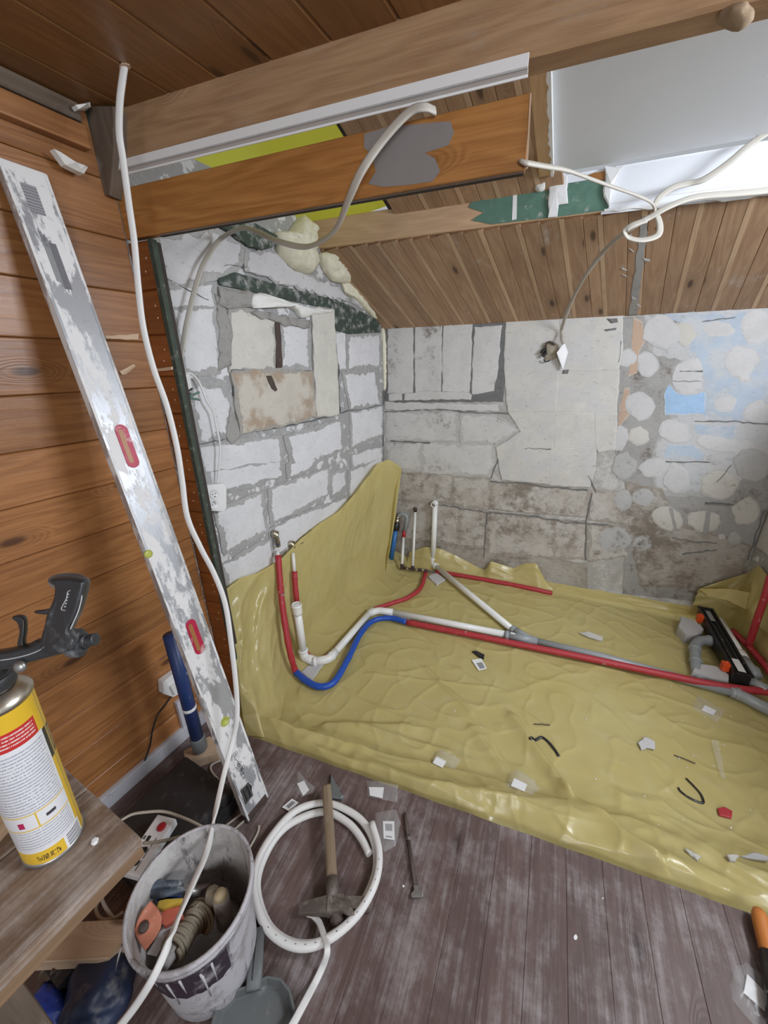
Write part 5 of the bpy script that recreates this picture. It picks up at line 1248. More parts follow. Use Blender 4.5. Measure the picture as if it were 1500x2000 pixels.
gtube('badge_rim', [(470,178),(482,195),(470,270),(455,300),(420,306),(400,295),(432,230),(440,190),(455,178),(470,178)], .0005, 'gunline', gd-.0150)
for k in range(5):
    q0_ = UD((424+5.5*k+2)/3.3325, 1100+(282-20*k)/3.3325, gd-.0150); obox('raised_mark', q0_, rt*.0010, (up*.9+rt*.25)*.0008, gn*.0003, M['gunline'], t)
kx0, kx1 = UD(500/3.3325, 1100+520/3.3325, gd), UD(640/3.3325, 1100+490/3.3325, gd); ka = (kx1-kx0).normalized()
lathe('valve_collar', [(.014, -.004), (.0145, 0), (.0145, .002), (.0115, .0025), (.0115, .0055), (.009, .007)], kx0, ka, M['gun'], t, 18, smooth=False)
lathe('adjusting_knob', [(.006, .006), (.006, .009), (.0072, .0095), (.0072, .011), (.0058, .0115), (.0062, .013), (.0062, .0195), (.005, .020)], kx0, ka, M['gun'], t, 16, smooth=False)
sc = UD(140/3.3325, 1100+668/3.3325, gd-.013); lathe('screw', [(.006, 0), (.006, .003), (.003, .005), (0, .005)], sc, gn, M['steel'], t, 12)
neck = tube('neck', [ct+ca*.02, UD(-20/3.3325, 1100+690/3.3325, gd+.0)], .009, M['gun'], t)

# ================================================================== BUCKET AND ITS TOOLS
BC = V((-.688, .242, 0)); BR, BH = .140, .32
t = thing('plaster_bucket', BC, 'plaster-caked white bucket full of tools beside the bench', 'bucket')
def rad(z): return .112+(BR-.006-.112)*z/BH
lathe('outer_wall', [(0, .001), (.108, .001), (.112, .006)]+[(rad(z), z) for z in (.06, .12, .18, .24, .285)]+[(rad(.285)+.006, .288), (BR+.002, .292), (BR+.002, .302), (BR-.001, .304), (BR+.004, .308), (BR+.004, .318), (BR, .321), (BR-.005, .320), (BR-.006, .312)], BC, (0, 0, 1), M['bucket_out'], t, 56, cap=False)
lathe('inner_wall', [(BR-.0055, .319), (rad(.29)-.004, .29), (rad(.2)-.004, .2), (rad(.1)-.004, .1), (rad(.02)-.004, .02), (.0, .018)][::-1], BC, (0, 0, 1), M['bucket_in'], t, 56, cap=False)
def arcpatch(name, a0, a1, z0, z1, m, par, off=.0012, n=18):
    vs = []; fs = []
    for j in range(5):
        z = z0+(z1-z0)*j/4
        for i in range(n+1):
            a = a0+(a1-a0)*i/n; r = rad(z)+off; zz = z+.004*math.sin(i*1.9)*(1 if j in (0, 4) else 0)
            vs.append(BC+V((math.cos(a)*r, math.sin(a)*r, zz)))
    for j in range(4):
        for i in range(n): fs.append((j*(n+1)+i, j*(n+1)+i+1, (j+1)*(n+1)+i+1, (j+1)*(n+1)+i))
    return mk(name, vs, fs, M[m], par, smooth=True)
arcpatch('printed_label', math.radians(-100), math.radians(-8), .165, .268, 'bucket_label', t)
for k in range(7):
    a = math.radians(-80+k*10+6*math.sin(k*2)); z1 = .262-.012*(k % 3); L = .05+.022*((k*7) % 4)
    tube('plaster_drip', [BC+V((math.cos(a)*(rad(z)+.0006), math.sin(a)*(rad(z)+.0006), z)) for z in (z1, z1-L*.35, z1-L*.7, z1-L)], .0030, M['bucket_out'], t, n=6, rfun=lambda s: 1-.55*s+.25*math.sin(s*9))
ear = U(237, 1850, PZ(.20)); tube('handle_tab', [ear, ear+V((-.004, -.008, -.02)), ear+V((-.012, -.018, -.055))], .0, M['bucket_out'], t, n=8, flat=(.008, .002), upv=(-.7, -.7, .2))
zb = lambda a, b, z: U(180+a/4.4118, 1600+b/4.4118, PZ(z))
ZT = .21
LASTPL = [None]
def BO(name, L, z, th, m, label, cat, par=None, bev=.003):
    pts = [zb(*q, z) if len(q) == 2 else zb(*q) for q in L]
    n = (pts[1]-pts[0]).cross(pts[2]-pts[0]).normalized()
    pl = (n, n.dot(sum(pts, V())/len(pts)))
    LASTPL[0] = pl
    if n.z < 0: n = -n
    o = prism(name, [U(180+q[0]/4.4118, 1600+q[1]/4.4118, pl) for q in L], -n*th, M[m], par, bev)
    return tag(o, label, cat) if label else o
# filler under the tools
cl = blob('plaster_lump', BC+V((.0, .0, .055)), (.095, .095, .045), M['dab'], None, 3, .12, 3); tag(cl, 'dried plaster lump in the bottom of the bucket under the tools', 'plaster')
t = thing('float_trowel', zb(470, 930, ZT), 'salmon orange plate-shaped tool with a dark round boss in the bucket', 'tool')
BO('plate', [(498,702,.285),(560,765,.275),(600,842,.265),(588,940,.265),(540,1030,.27),(452,1140,.28),(375,1010,.295),(360,960,.298),(390,870,.30),(430,790,.295)], ZT, .012, 'salmon', None, None, t)
lathe('boss', [(.011, 0), (.011, .004), (.008, .006), (.0, .006)], U(180+444/4.4118, 1600+930/4.4118, LASTPL[0]), CAM-zb(444, 930, .236), M['rust'], t, 16)
BO('coral_scraper', [(590,800),(640,775),(750,742),(785,830),(700,870),(622,918),(600,905)], .24, .018, 'coral', 'coral red plastic grip beside the salmon plate in the bucket', 'tool')
BO('yellow_tool', [(552,740),(570,695),(640,682),(790,672),(775,715),(690,735),(600,772),(565,768)], .25, .018, 'yellow', 'yellow plastic handle lying across the bucket above the coral grip', 'tool', None, .005)
BO('blue_tool', [(545,690),(640,660),(770,650),(775,670),(640,682),(575,693),(550,735)], .248, .016, 'navy', 'dark blue handle edge behind the yellow one in the bucket', 'tool', None, .004)
t = thing('pliers', zb(600, 600, .22), 'dusty slate-coloured pliers with thick grips at the back of the bucket', 'pliers')
tube('grip', catmull([zb(485, 620, .262), zb(520, 578, .262), zb(640, 560, .255), zb(770, 560, .24)], 6), .011, M['slate'], t, n=12, rfun=lambda s: .75+.4*math.sin(min(1, s*1.3+.15)*math.pi)**.5)
tube('grip', catmull([zb(500, 640, .255), zb(560, 635, .252), zb(650, 640, .245), zb(780, 610, .23)], 6), .010, M['slate'], t, n=12)
tube('jaw', [zb(770, 585, .232), zb(860, 620, .21), zb(930, 640, .20)], .010, M['steel'], t, n=8)
tube('jaw', [zb(800, 600, .214), zb(940, 590, .205), zb(1040, 560, .20)], .007, M['rust'], t, n=8)
t = thing('twine_spool', zb(800, 960, .2), 'wooden stick wound with thick grey twine in the front of the bucket', 'twine')
s0, s1 = zb(650, 1190, .235), zb(960, 770, .185); sdv_ = (s1-s0).normalized()
tube('stick', [s0-sdv_*.015, s1+sdv_*.01], .017, M['bucket_in'], t, n=12)
pts = []; turns = 13
e1 = sdv_.orthogonal().normalized(); e2 = sdv_.cross(e1)
for k in range(turns*14+1):
    a = 2*math.pi*k/14; s = k/(turns*14); r = .0255+.0035*math.sin(s*9)+.0015*math.sin(k*.9)
    pts.append(s0.lerp(s1, .06+.9*s)+sdv_*.003*math.sin(a*.5)+(e1*math.cos(a)+e2*math.sin(a))*r)
tube('twine', pts, .0043, M['twine'], t, n=7)
lp = [zb(850, 800, .215), zb(900, 745, .22), zb(970, 790, .215), zb(1010, 900, .2), zb(980, 1000, .19)]
tube('twine_loop', catmull(lp, 6), .004, M['twine'], t, n=7); tube('twine_loop', catmull([p+V((.006, .006, .004)) for p in lp], 6), .004, M['twine'], t, n=7)
t = thing('chisel_handle', zb(1130, 800, .2), 'tan wooden tool handle with a pale yellow end at the right of the bucket', 'tool')
h0, h1 = zb(1105, 665, .245), zb(1150, 900, .15)
tube('grip', [h1, h1.lerp(h0, .5), h0], .020, M['bucket_in'], t, n=10); tube('yellow_end', [h0+(h1-h0)*.05, h0+(h0-h1).normalized()*.012], .0195, M['brushtan'], t, n=10, rfun=lambda s: 1-.3*s)
t = thing('brush_handle', zb(1010, 700, .2), 'greyish tool handle with an orange brown ferrule beside the tan one', 'tool')
h0, h1 = zb(1040, 620, .235), zb(1010, 790, .18); tube('grip', [h1, h0], .017, M['twine'], t, n=10); tube('ferrule', [h1+(h1-h0).normalized()*.05, h1], .016, M['orange_grip'], t, n=10)
tag(slab('paper_scrap', [zb(*q, .20) for q in [(590,960),(650,880),(790,820),(805,850),(700,1000),(600,1100),(560,1180),(470,1160)]], (0,0,1), .004, M['label'], None, .003, .02, .005, 2), 'crumpled white scrap between the salmon plate and twine', 'scrap')
# ================================================================== FLOOR THINGS
def ZF0(x, y, z=0.0): return U(x, y, PZ(z))
z4b = lambda a, b, z=0.0: U(450+a/3.75, 1450+b/3.75, PZ(z))
ring1 = [(1035,590),(1088,800),(1062,1020),(930,1260),(700,1450),(480,1492),(280,1370),(178,1130),(190,900),(300,690),(480,500),(690,445),(880,510),(1000,620),(1066,800),(1050,1000),(920,1250),(700,1445),(480,1482),(290,1360),(200,1120),(218,920),(330,700),(480,572),(690,508),(850,580),(950,690),(1020,820)]
cp = []
for i, (a, b) in enumerate(ring1):
    z = .036 if i < 9 else (.036-(i-9)*.0125 if i < 11 else .0118)
    cp.append(z4b(a, b, z))
t = thing('pipe_coil', sum(cp, V())/len(cp), 'coil of white plastic pipe lying on the brown floor around a hammer', 'pipe')
cc = catmull(cp, 6); hollow('pipe', cc, .0118, .0085, M['cable'], t, 14)
for k in range(16):
    i = 8+k*2 if k < 8 else 22+(k-8)*2
    q = cc[i]; tq = (cc[i+1]-cc[i-1]).normalized(); obox('print_mark', q+V((0, 0, .0118))*1.0, tq*.0022, tq.cross(V((0,0,1)))*.0010, V((0,0,.0002)), M['greyink'], t)
# hammer across the coil
t = thing('hammer', z4b(760, 1100, .03), 'plaster-caked mason hammer with a wooden handle lying across the pipe coil', 'hammer')
hA, hB, hC = z4b(706, 325, .052), z4b(732, 760, .045), z4b(752, 1165, .035)
tube('handle', catmull([hA, hA.lerp(hB, .08), hB, hC], 6), .0, M['handle'], t, n=14, flat=(.0165, .0125), upv=(0, 0, 1), rfun=None)
o = bpy.data.objects[[c.name for c in t.children][-1]]
uvl = o.data.uv_layers.new(name='UVMap'); hx = (hC-hA).normalized(); hy = hx.cross(V((0, 0, 1)))
for l in o.data.loops:
    c_ = o.data.vertices[l.vertex_index].co; uvl.data[l.index].uv = (c_.dot(hx), c_.dot(hy)+c_.z)
tube('eye_wrap', [hC-hx*.055, hC-hx*.01], .0195, M['hammerhead'], t, n=12)
k0, k1, k2 = z4b(498, 1222, .022), z4b(775, 1190, .034), z4b(1040, 1185, .022)
def hseg(name, a, b, w0, t0, w1, t1):
    d = (b-a).normalized(); s_ = d.cross(V((0, 0, 1))).normalized(); u_ = s_.cross(d)
    vs = [a+s_*x*w0+u_*y*t0 for x, y in ((-1,-1),(1,-1),(1,1),(-1,1))]+[b+s_*x*w1+u_*y*t1 for x, y in ((-1,-1),(1,-1),(1,1),(-1,1))]
    o = mk(name, vs, [(0,1,2,3),(7,6,5,4),(0,4,5,1),(1,5,6,2),(2,6,7,3),(3,7,4,0)], M['hammerhead'], t); recalc(o); bevel(o, .0035, 2); return o
hseg('head_block', k1+(k0-k1).normalized()*.026, k1+(k2-k1).normalized()*.022, .021, .019, .019, .019)
hseg('pick', k1+(k0-k1).normalized()*.02, k0, .020, .016, .013, .006); hseg('poll', k1+(k2-k1).normalized()*.02, k2, .015, .015, .014, .013)
blob('plaster_knob', z4b(785, 1290, .018), (.022, .020, .017), M['hammerhead'], t, 2, .2, 3)
blob('plaster_cake', z4b(820, 1195, .045), (.04, .014, .010), M['hammerhead'], t, 5, .3, 3)
# chisel
t = thing('spade_chisel', z4b(1320, 800), 'long dark chisel bit with a whitish spade tip lying on the floor', 'chisel')
g0, g1, g2 = z4b(1278, 520, .008), z4b(1300, 700, .008), z4b(1352, 1045, .008)
tube('shank', [g0, g0.lerp(g1, .2), g1], .0055, M['rust'], t, n=10); tube('shank_collar', [g1-(g2-g1).normalized()*.008, g1+(g2-g1).normalized()*.008], .009, M['rust'], t, n=10)
tube('shaft', [g1, g2], .0068, M['rust'], t, n=8)
prism('spade', [z4b(*q, .013) for q in [(1340,1040),(1365,1040),(1380,1075),(1413,1100),(1410,1130),(1325,1132),(1322,1105),(1345,1080)]], V((0, 0, -.009)), M['steel'], t, .002)
# grey pointed piece behind the hammer handle
o = slab('grey_bracket', [z4b(*q, 0) for q in [(738,240),(760,290),(775,315),(800,350),(795,372),(830,410),(815,428),(745,420),(728,350)]], (0, 0, 1), .014, M['shovel'], None, .001, .02, .005, 1); tag(o, 'grey pointed plastic bracket on the floor behind the hammer handle end', 'bracket')
F4 = lambda L: [(450+a/3.75, 1450+b/3.75) for a, b in L]
lab('floor_tag', F4([(378,475),(452,412),(500,442),(428,505)]), 'white bar code tag on the floor touching the top left of the pipe coil', 'tag', BQ, on='floor')
lab('zip_bag_label', F4([(488,302),(540,280),(577,350),(532,392)]), 'clear bag with white triangular label on the floor near the level tip', 'bag', None, bag=F4([(490,205),(540,260),(620,330),(600,370),(520,405),(478,330)]), on='floor')
lab('zip_bag_label', F4([(1015,328),(1125,330),(1115,410),(1022,388)]), 'clear bag with blank white label on the floor beside the film edge', 'bag', None, bag=F4([(1000,280),(1110,285),(1230,315),(1225,440),(1130,425),(1005,395)]), on='floor')
lab('zip_bag_label', F4([(1117,577),(1200,578),(1203,716),(1122,704)]), 'clear bag with bar code label on the floor right of the pipe coil', 'bag', [(.18,.16),(.82,.16),(.80,.55),(.2,.55)], bag=F4([(1065,520),(1215,488),(1245,600),(1210,760),(1130,805),(1052,700)]), extra=True, on='floor')
zL = lambda L: [(1380+a/7.692, 1740+b/7.692) for a, b in L]
lab('zip_bag_label', zL([(610,1250),(915,1560),(872,1812),(558,1530)]), 'large clear bag with white label at the lower right corner of the floor', 'bag', None, bag=zL([(440,1130),(600,1088),(870,1300),(960,1520),(930,1900),(850,2060),(700,2010),(390,1650),(335,1420)]), on='floor')
t = thing('hand_tool', ZF0(1500, 1900), 'tool with an orange handle and black end at the lower right edge', 'tool')
tube('handle', catmull([ZF0(1482, 1778, .03), ZF0(1488, 1810, .03), ZF0(1503, 1868, .03)], 6), .019, M['orange_grip'], t, n=14, rfun=lambda s: .7+.3*min(1, s*5))
tube('body', [ZF0(1502, 1864, .03), ZF0(1512, 1930, .03), ZF0(1524, 2010, .03)], .02, M['black'], t, n=14)
for i, (a, b, s) in enumerate(((372,692,8),(532,464,3),(345,1820,4))):
    x, y = (1000+a/3, 1600+b/3) if i < 2 else (788, 1731)
    tag(slab('paint_chip', [ZF0(x+s*.5*math.cos(k), y+s*.7*math.sin(k)) for k in (0, 1, 2, 3, 4, 5)], (0,0,1), .0015, M['label'], None, .0006, .01, .001, i),
        ('larger white chip on the bare floor in the lower right', 'tiny white chip on the floor near the film edge', 'tiny white chip left of the chisel tip')[i], 'chip')
# dustpan
t = thing('dustpan', ZF0(500, 1980), 'grey plastic dustpan at the bottom edge beside the bucket', 'dustpan')
OL = [(412,2030),(424,1978),(452,1948),(486,1936),(525,1917),(552,1922),(570,1945),(580,1985),(580,2040),(560,2110),(430,2110)]
def lay(z, k=1.0):
    P = [ZF0(x, y, 0) for x, y in OL]; c_ = sum(P, V())/len(P); return [c_+(p-c_)*k+V((0,0,z)) for p in P]
A0, A1, A2, A3 = lay(.0, .96), lay(.032, 1.0), lay(.032, .93), lay(.006, .84); n = len(OL)
vs = A0+A1+A2+A3; fs = []
for j in range(3):
    for i in range(n): fs.append((j*n+i, j*n+(i+1) % n, (j+1)*n+(i+1) % n, (j+1)*n+i))
fs += [tuple(range(3*n, 4*n)), tuple(range(n))[::-1]]
o = mk('pan', vs, fs, M['shovel'], t); recalc(o); bevel(o, .003, 2)
tube('handle', [ZF0(495, 1935, .03), ZF0(499, 1890, .032), ZF0(503, 1815, .035)], .0, M['shovel'], t, n=14, flat=(.019, .010), upv=(0, 0, 1))
tube('handle_groove', [ZF0(492, 1915, .041), ZF0(500, 1830, .0455)], .0018, M['black'], t, n=6)
# ================================================================== CORNER CLUTTER
t = thing('wall_socket', U(335, 1340, PX(XL)), 'white socket box low on the wooden wall in the corner', 'socket')
sp = [(318,1333),(350,1309),(357,1352),(339,1362),(320,1356)]
sq = [U(x, y, PX(XL+.035)) for x, y in sp]; prism('box', sq, V((-.034, 0, 0)), M['white_plastic'], t, .004)
prism('plug', [U(x, y, PX(XL+.037)) for x, y in [(330,1340),(345,1332),(350,1348),(338,1356)]], V((.012, 0, 0)), M['cable'], t, .004)
cA0, cA1 = U(353, 1368, PX(XL+.01)), U(372, 1462, PX(XL+.01))
o = tag(obox('cable_trunking', (cA0+cA1)/2, (0, 0, (cA0.z-cA1.z)/2+.01), (0, .016, 0), (.010, 0, 0), M['skirting'], None, .003), 'white cable trunking upright under the corner socket box', 'trunking')
o = tube('black_cable', catmull([U(x, y, PX(XL+.012)) for x, y in [(336,1358),(322,1378),(307,1398),(297,1430),(291,1462),(267,1523),(240,1572)]]+[V((-1.30, .20, .02))], 6), .0032, M['black'], None, n=8); tag(o, 'thin black cable hanging on the wooden wall below the socket box', 'cable')
cb = U(391, 1462, PZ(.055)); 
t = thing('corner_pipe', V((cb.x, cb.y, .0)), 'dark blue drain pipe with grey socket standing in the corner behind the level', 'pipe')
tube('pipe', [cb+V((0,0,.06)), V((cb.x, cb.y, .62))], .024, M['navy'], t, n=18)
lathe('grey_socket', [(.027, 0), (.029, .004), (.029, .06), (.027, .066), (.0245, .068)], cb, (0,0,1), M['shovel'], t, 20)
ring('white_band', V((cb.x, cb.y, U(383, 1390, PY(cb.y)).z)), (0,0,1), .0255, .014, 'white_plastic', t, 20)
o = slab('wood_block', [U(x, y, PZ(0)) for x, y in [(366,1506),(362,1484),(414,1452),(440,1466),(428,1484)]], (0,0,1), .05, M['lumber'], None, .002, .03, .004, 2); tag(o, 'pale wooden block under the dark blue corner pipe', 'block')
t = thing('tool_case', (-1.1, .42, 0), 'dusty black tool case on the floor in the corner below the level', 'case')
abox('lower_shell', (-1.20, .22, .0), (-.93, .545, .06), M['dark_case'], t, .008); abox('lid', (-1.198, .223, .063), (-.933, .542, .105), M['dark_case'], t, .012)
for y in (.29, .47): abox('latch', (-.933, y-.02, .04), (-.921, y+.02, .085), M['black'], t, .003)
tube('carry_handle', fillet([V((-.933, .34, .05)), V((-.903, .34, .05)), V((-.903, .42, .05)), V((-.933, .42, .05))], .015), .007, M['black'], t, n=8)
ps = [U(x, y, PZ(.155)) for x, y in [(308,1590),(344,1599),(260,1711),(243,1703)]]
t = thing('power_strip', sum(ps, V())/4, 'white power strip with a red button between the bench and the bucket', 'power strip')
pa = ((ps[0]+ps[1])/2, (ps[2]+ps[3])/2); pd = (pa[1]-pa[0]).normalized(); pw = pd.cross(V((0,0,1))).normalized()
if pw.x < 0: pw = -pw
hw_ = .5*abs((ps[1]-ps[0]).dot(pw)); PL = (pa[1]-pa[0]).length
obox('body', (pa[0]+pa[1])/2-V((0,0,.014)), pd*PL/2, pw*hw_, V((0,0,.014)), M['white_plastic'], t, .004)
lathe('button', [(.013, 0), (.013, .003), (.010, .005), (0, .005)], pa[0]+pd*.03+pw*.006, (0,0,1), M['red'], t, 18)
for k in range(3):
    c_ = pa[0]+pd*(.065+.03*k)-pw*(hw_*.45)
    obox('socket_slot', c_+pw*.004, pd*.007, pw*.005, V((0,0,.0012)), M['ink'], t); obox('indicator', c_-pw*.010, pd*.005, pw*.004, V((0,0,.001)), M['greyink'], t)
    obox('print_line', c_+pw*hw_*.8+pd*.006, pd*.012, pw*.001, V((0,0,.0008)), M['ink'], t)
for k in range(2): lathe('switch', [(.009, 0), (.009, .002), (.006, .003), (0, .003)], pa[0]+pd*(PL*.62+.03*k), (0,0,1), M['ink'], t, 14)
abox('strip_support', (ps[3].x-.02, ps[3].y-.0, .0), (ps[3].x+.01, ps[3].y+.02, .001), M['dark_case'], t)
zc = lambda L, z: [U(200+a/3.75, 1350+b/3.75, PZ(z)) for a, b in L]
def floorcable(L, z, label, m='beigecable', r=.0042, extra=None):
    P = catmull(zc(L, z) if not extra else extra, 7); o = tube('floor_cable', P, r, M[m], None, n=8); return tag(o, label, 'cable')
floorcable([(60,985),(130,950),(210,905),(300,888),(450,882),(600,930),(735,995)], .19, 'beige cable arching from the bench corner to the bucket rim')
floorcable([(742,1000),(760,900),(830,800),(880,700),(800,590),(800,540),(865,508)], .005, 'thin beige cable looping on the floor behind the white hanging cable')
floorcable([(800,1040),(880,1000),(1010,905),(1060,870)], .005, 'beige cable on the floor running under the level tip, upper of two')
floorcable([(900,1060),(945,1030),(1030,955),(1050,930)], .005, 'beige cable on the floor running under the level tip, lower of two')
floorcable([(1148,985),(1140,1030),(1110,1090),(1060,1180)], .005, 'short beige cable on the floor between level tip and bucket')
floorcable([(300,1112),(400,1105),(560,1070),(640,1060)], .20, 'brown-grey cable crossing over the power strip', 'twine', .0045)
zd_ = lambda a, b, z: U(a/4.6875, 1750+b/4.6875, PZ(z))
o = tube('floor_cable', catmull([zd_(900,40,.1), zd_(880,130,.1), zd_(930,210,.1), zd_(1040,205,.1), zd_(1130,150,.1)], 6), .0045, M['beigecable'], None, n=8); tag(o, 'beige cable coil in the dark gap under the bench edge', 'cable')
o = tube('floor_cable', catmull([zd_(925,0,.12), zd_(960,90,.11), zd_(1040,210,.1)], 6), .0045, M['beigecable'], None, n=8); tag(o, 'beige cable strand dropping in the gap under the bench edge', 'cable')
o = plank('lumber_offcut', zd_(380,420,.13), zd_(1150,380,.13), V((.0, .085, 0)), V((0, 0, .04)), M['lumber'], None, .002); tag(o, 'pale lumber offcut between the bench and the bucket', 'lumber')
b0 = zd_(380,420,.13)
o = abox('lumber_support', (b0.x-.0, b0.y-.02, .0), (b0.x+.10, b0.y+.05, .088), M['dark_case'], None, .004); tag(o, 'dark box under the pale lumber offcut', 'box')
bb_ = zd_(880, 840, .08); o = blob('blue_sack', V((bb_.x, bb_.y, .062)), (.085, .075, .06), M['bluebag'], None, 4, .25, 4); tag(o, 'dusty dark blue plastic sack on the floor left of the bucket', 'bag')
bb_ = zd_(470, 990, .05); o = blob('blue_glove', V((bb_.x, bb_.y, .045)), (.055, .028, .038), M['blueglove'], None, 8, .2, 4); tag(o, 'bright blue rubber glove in the bottom left shadow', 'glove')  # rubber glove, modelled as a lumpy blue blob
o = plank('leaning_board', zd_(330, 840, .02), zd_(500, 560, .10), V((.05, -.03, 0)), V((.0, -.006, .012)), M['oldpost'], None, .002); tag(o, 'brown board standing in the shadow under the bench edge', 'board')
# ================================================================== WALL FITTINGS AND CABLES
t = thing('double_socket', U(420, 970, PX(XA)), 'white surface-mounted double socket on the block wall', 'socket')
XS = XA+.045
fpl = [U(x, y, PX(XS)) for x, y in [(402,948),(438,944),(443,951),(443,993),(437,1000),(404,997)]]
prism('housing', fpl, V((-.044, 0, 0)), M['white_plastic'], t, .005)
for (x, y) in ((418,965),(418,985)):
    c_ = U(x, y, PX(XS+.0006)); lathe('socket_ring', [(.0215, 0), (.0215, .0025), (.0185, .0025), (.0175, .0005), (0, .0005)], c_, NX, M['white_plastic'], t, 24)
    for dy, dz in ((-.007, 0), (.007, 0)): lathe('contact_hole', [(.0024, 0), (.0024, .0006), (0, .0006)], c_+V((.0008, dy, dz)), NX, M['ink'], t, 10)
    lathe('earth_pin', [(.0024, 0), (.0024, .008), (0, .009)], c_+V((.0008, 0, -.010 if y == 965 else .010)), NX, M['steel'], t, 10)
t = thing('junction_box', U(362, 745, PX(XA+.05)), 'open white junction box with green wire ends beside the green strip', 'box')
prism('box', [U(x, y, PX(XA+.06)) for x, y in [(346,736),(371,733),(376,757),(368,762),(356,768),(348,760)]], V((-.055, 0, 0)), M['cable'], t, .003)
prism('box_lip', [U(x, y, PX(XA+.062)) for x, y in [(345,733),(371,731),(371,735),(346,738)]], V((-.058, 0, 0)), M['white_plastic'], t, .001)
for i, L in enumerate(([(357,768),(364,765),(375,759)], [(358,776),(372,773),(389,766)], [(358,777),(374,778),(390,781)], [(356,780),(366,783),(376,790)], [(357,771),(366,770),(372,768)])):
    tube('wire', catmull([U(x, y, PX(XA+.05+.006*(i % 3))) for x, y in L], 5), .0042 if i < 3 else .003, M[('black', 'paintgreen', 'paintgreen', 'cable', 'black')[i]], t, n=8)
o = tube('wall_cable', catmull([U(x, y, PX(XA+o_)) for x, y, o_ in [(362,730,.03),(373,730,.03),(386,742,.03),(394,758,.035),(405,785,.04),(417,806,.04),(424,840,.04),(430,872,.04),(428,905,.035),(424,946,.025)]], 7), .0042, M['cable'], None, n=10); tag(o, 'thin white cable from the junction box down to the double socket', 'cable')
# hole with hanging plate on the back wall
t = thing('hanging_plate', U(1099, 695, PK(.03)), 'white square cover plate hanging at the wall hole from a cable', 'plate')
PP = [U(1102,669,PK(.05)), U(1109,688,PK(.03)), U(1099,722,PK(.035)), U(1087,689,PK(.06))]
prism('plate', PP, V((.002, .008, 0)), M['white_plastic'], t, .002)
prism('plate_rim', [p+V((0,-.0005,0)) for p in [PP[i].lerp(sum(PP, V())/4, .25) for i in range(4)]], V((0, -.0012, 0)), M['label'], t)
t = thing('back_box', U(1073, 686, PK(.02)), 'broken wall box with dark wires in the hole beside the hanging plate', 'box')
slab('hole', LB([(1060,676),(1075,668),(1090,672),(1092,695),(1080,704),(1066,702),(1058,692)]), NY, .016, M['twine'], t, .003, .02, .006, 3, .01)
for L, m_, r_ in (([(1066,680),(1068,670),(1076,668),(1084,673)],'rust',.006), ([(1062,702),(1066,706),(1074,704)],'black',.004), ([(1058,690),(1062,684),(1068,682)],'black',.011), ([(1060,696),(1064,691),(1068,688)],'black',.010)):
    tube('wire', catmull([U(x, y, PK(.03)) for x, y in L], 5), r_, M[m_], t, n=8)
def flat(name, P, label, hw=.0075, th=.0028, upv=None, m='flatcable', sub=8):
    P = catmull(P, sub); vs, fs = tubemesh(P, .004, n=12, flat=(hw, th), upv=upv if upv else None)
    return tag(mk(name, vs, fs, M[m], None, smooth=True), label, 'cable')
dPB = lambda x, y, o_=.02: U(x, y, PB)+nB*o_
W1 = lambda x, y, o_: U(x, y, PX(XA+o_))
pts = [dPB(852,222,.01), dPB(835,225,.03), dPB(806,238,.035), dPB(760,290,.04), dPB(722,352,.05), dPB(690,400,.03)]
d0 = dep(pts[-1]); d1 = dep(W1(430,462,.06))
for i, (x, y) in enumerate([(655,448),(622,474),(590,482),(540,470),(500,452),(470,446)]): pts.append(UD(x, y, d0+(d1-d0)*(i+1)/7))
pts += [W1(430,468,.06), W1(400,510,.06), W1(382,560,.06), W1(366,625,.06), W1(354,690,.06), W1(347,714,.06), W1(349,732,.05)]
flat('flat_cable', pts, 'flat off-white cable swooping from the orange board to the junction box', .0095, .0035, tuple(-fw))
R0 = dPB(1022, 322, .012); dr0 = dep(R0); dq = dep(U(1260, 400, PQ))-.10
pts = [R0]+[UD(x, y, dr0+(dq-dr0)*k) for x, y, k in [(1060,324,.1),(1105,332,.25),(1150,348,.45),(1200,366,.65),(1245,382,.85),(1272,396,.95),(1281,415,1),(1289,440,1),(1284,460,1),(1255,469,1),(1228,464,1),(1221,452,.98),(1235,440,.96),(1262,430,.95)]]
flat('flat_cable', pts, 'flat cable from the end of the orange board ending in a curled loop', .0115, .004, tuple(-fw+V((0,0,.5))))
pts = [UD(x, y, dq-.01+o_) for x, y, o_ in [(1278,402,0),(1290,384,0),(1315,366,0),(1345,358,0),(1375,350,-.02),(1420,320,-.05),(1460,286,-.08),(1500,258,-.1),(1560,215,-.14)]]
flat('flat_cable', pts, 'flat cable rising from the knot across the bright panel to the right edge', .0105, .004, tuple(-fw))
dw = dep(U(1097, 660, PK(.05)))
pts = [UD(x, y, dq-.02+o_) for x, y, o_ in [(1560,360,-.06),(1500,372,-.04),(1440,378,-.02),(1360,385,0),(1310,402,0),(1270,424,.02),(1225,450,.06)]]+[UD(x, y, dq+(dw-dq)*k) for x, y, k in [(1180,490,.3),(1142,540,.5),(1118,585,.75),(1104,620,.9),(1097,645,1),(1098,662,1.0),(1101,672,1.0)]]
flat('flat_cable', pts, 'flat cable along the slope edge dropping to the hanging wall plate', .0105, .004, (-.35, -1, .1))
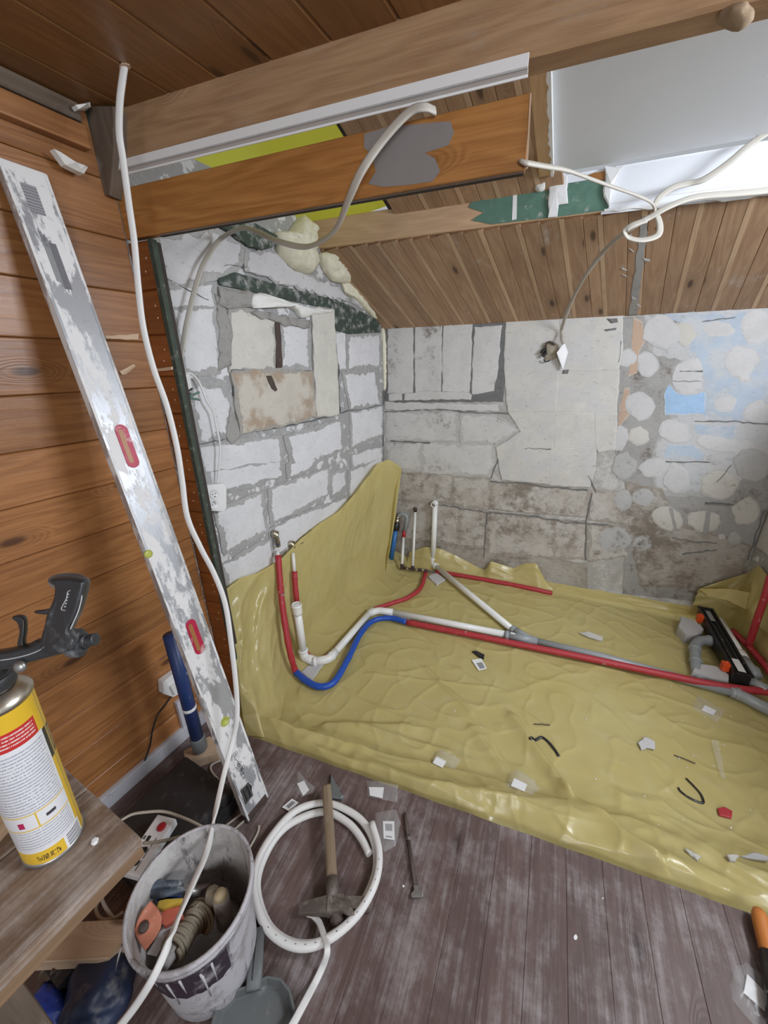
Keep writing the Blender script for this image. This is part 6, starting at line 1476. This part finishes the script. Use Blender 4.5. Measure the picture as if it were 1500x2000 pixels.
# long white cable from the ceiling
t = thing('ceiling_cable', U(243, 132, PZ(ZC)), 'long white cable from a ceiling hole past the level and over the bucket', 'cable')
dtop = dep(U(243, 132, PZ(ZC-.002))); dmid = dep(onl(462, 1400))-.10; dbk = dep(U(300, 1897, PZ(.36)))-.01
prof = [(243,131,0),(240,150,.0),(234,200,.02),(233,260,.05),(240,310,.1),(252,400,.18),(262,470,.25),(270,560,.33),(280,640,.4),(300,720,.48),(325,790,.55),(345,870,.62),(356,940,.7),(366,1010,.75),(392,1070,.82),(418,1120,.88),(440,1180,.93),(452,1260,.97),(461,1340,1.0),(463,1400,1.0)]
pts = [UD(x, y, dtop+(dmid-dtop)*k) for x, y, k in prof]
low = [(455,1445,0),(438,1510,.1),(420,1590,.3),(405,1660,.5),(375,1730,.7),(345,1800,.85),(322,1860,.95),(296,1915,1.0),(262,1968,1.0),(225,2015,1.0),(190,2060,1.0)]
pts += [UD(x, y, dmid+(dbk-dmid)*k) for x, y, k in low]
vs, fs = tubemesh(catmull(pts, 6), .0042, n=12, flat=(.0078, .0042), upv=(.55, -.8, .1)); mk('cord', vs, fs, M['cable'], t, smooth=True)
slab('hole_rim', [U(243+11*math.cos(a), 131+9*math.sin(a), PZ(ZC)) for a in [k*.7 for k in range(9)]], (0,0,-1), .002, M['lumber'], t, .002, .01, .003, 2)
pts = [U(x, y, PZ(z)) for x, y, z in [(600,1783,.012),(612,1788,.012),(624,1803,.02),(634,1832,.045),(639,1850,.058),(638,1866,.05),(630,1888,.02),(616,1918,.010),(597,1954,.030),(571,2002,.043),(546,2045,.044)]]
flat('flat_cable', pts, 'flat white cable lying over the pipe coil and running to the bottom edge', .0085, .0025, (.3, .2, 1), 'cable')
# splinters on the wooden wall
for L, label in (([(203,655),(270,652),(270,665),(205,662)], 'pale splintered strip torn from a plank beside the level, upper'), ([(235,725),(262,712),(290,722),(340,716),(340,722),(290,730),(240,732)], 'pale long splinter crossing from the wall planks to the jamb')):
    P = [U(x, y, PX(XL+.004)) if x < 275 else U(x, y, PB)+nB*.004 for x, y in L]
    nn = NX if L[2][0] < 272 else nB
    tag(slab('splinter', P, nn, .004, M['lumber'], None, .002, .02, .003, 3), label, 'splinter')
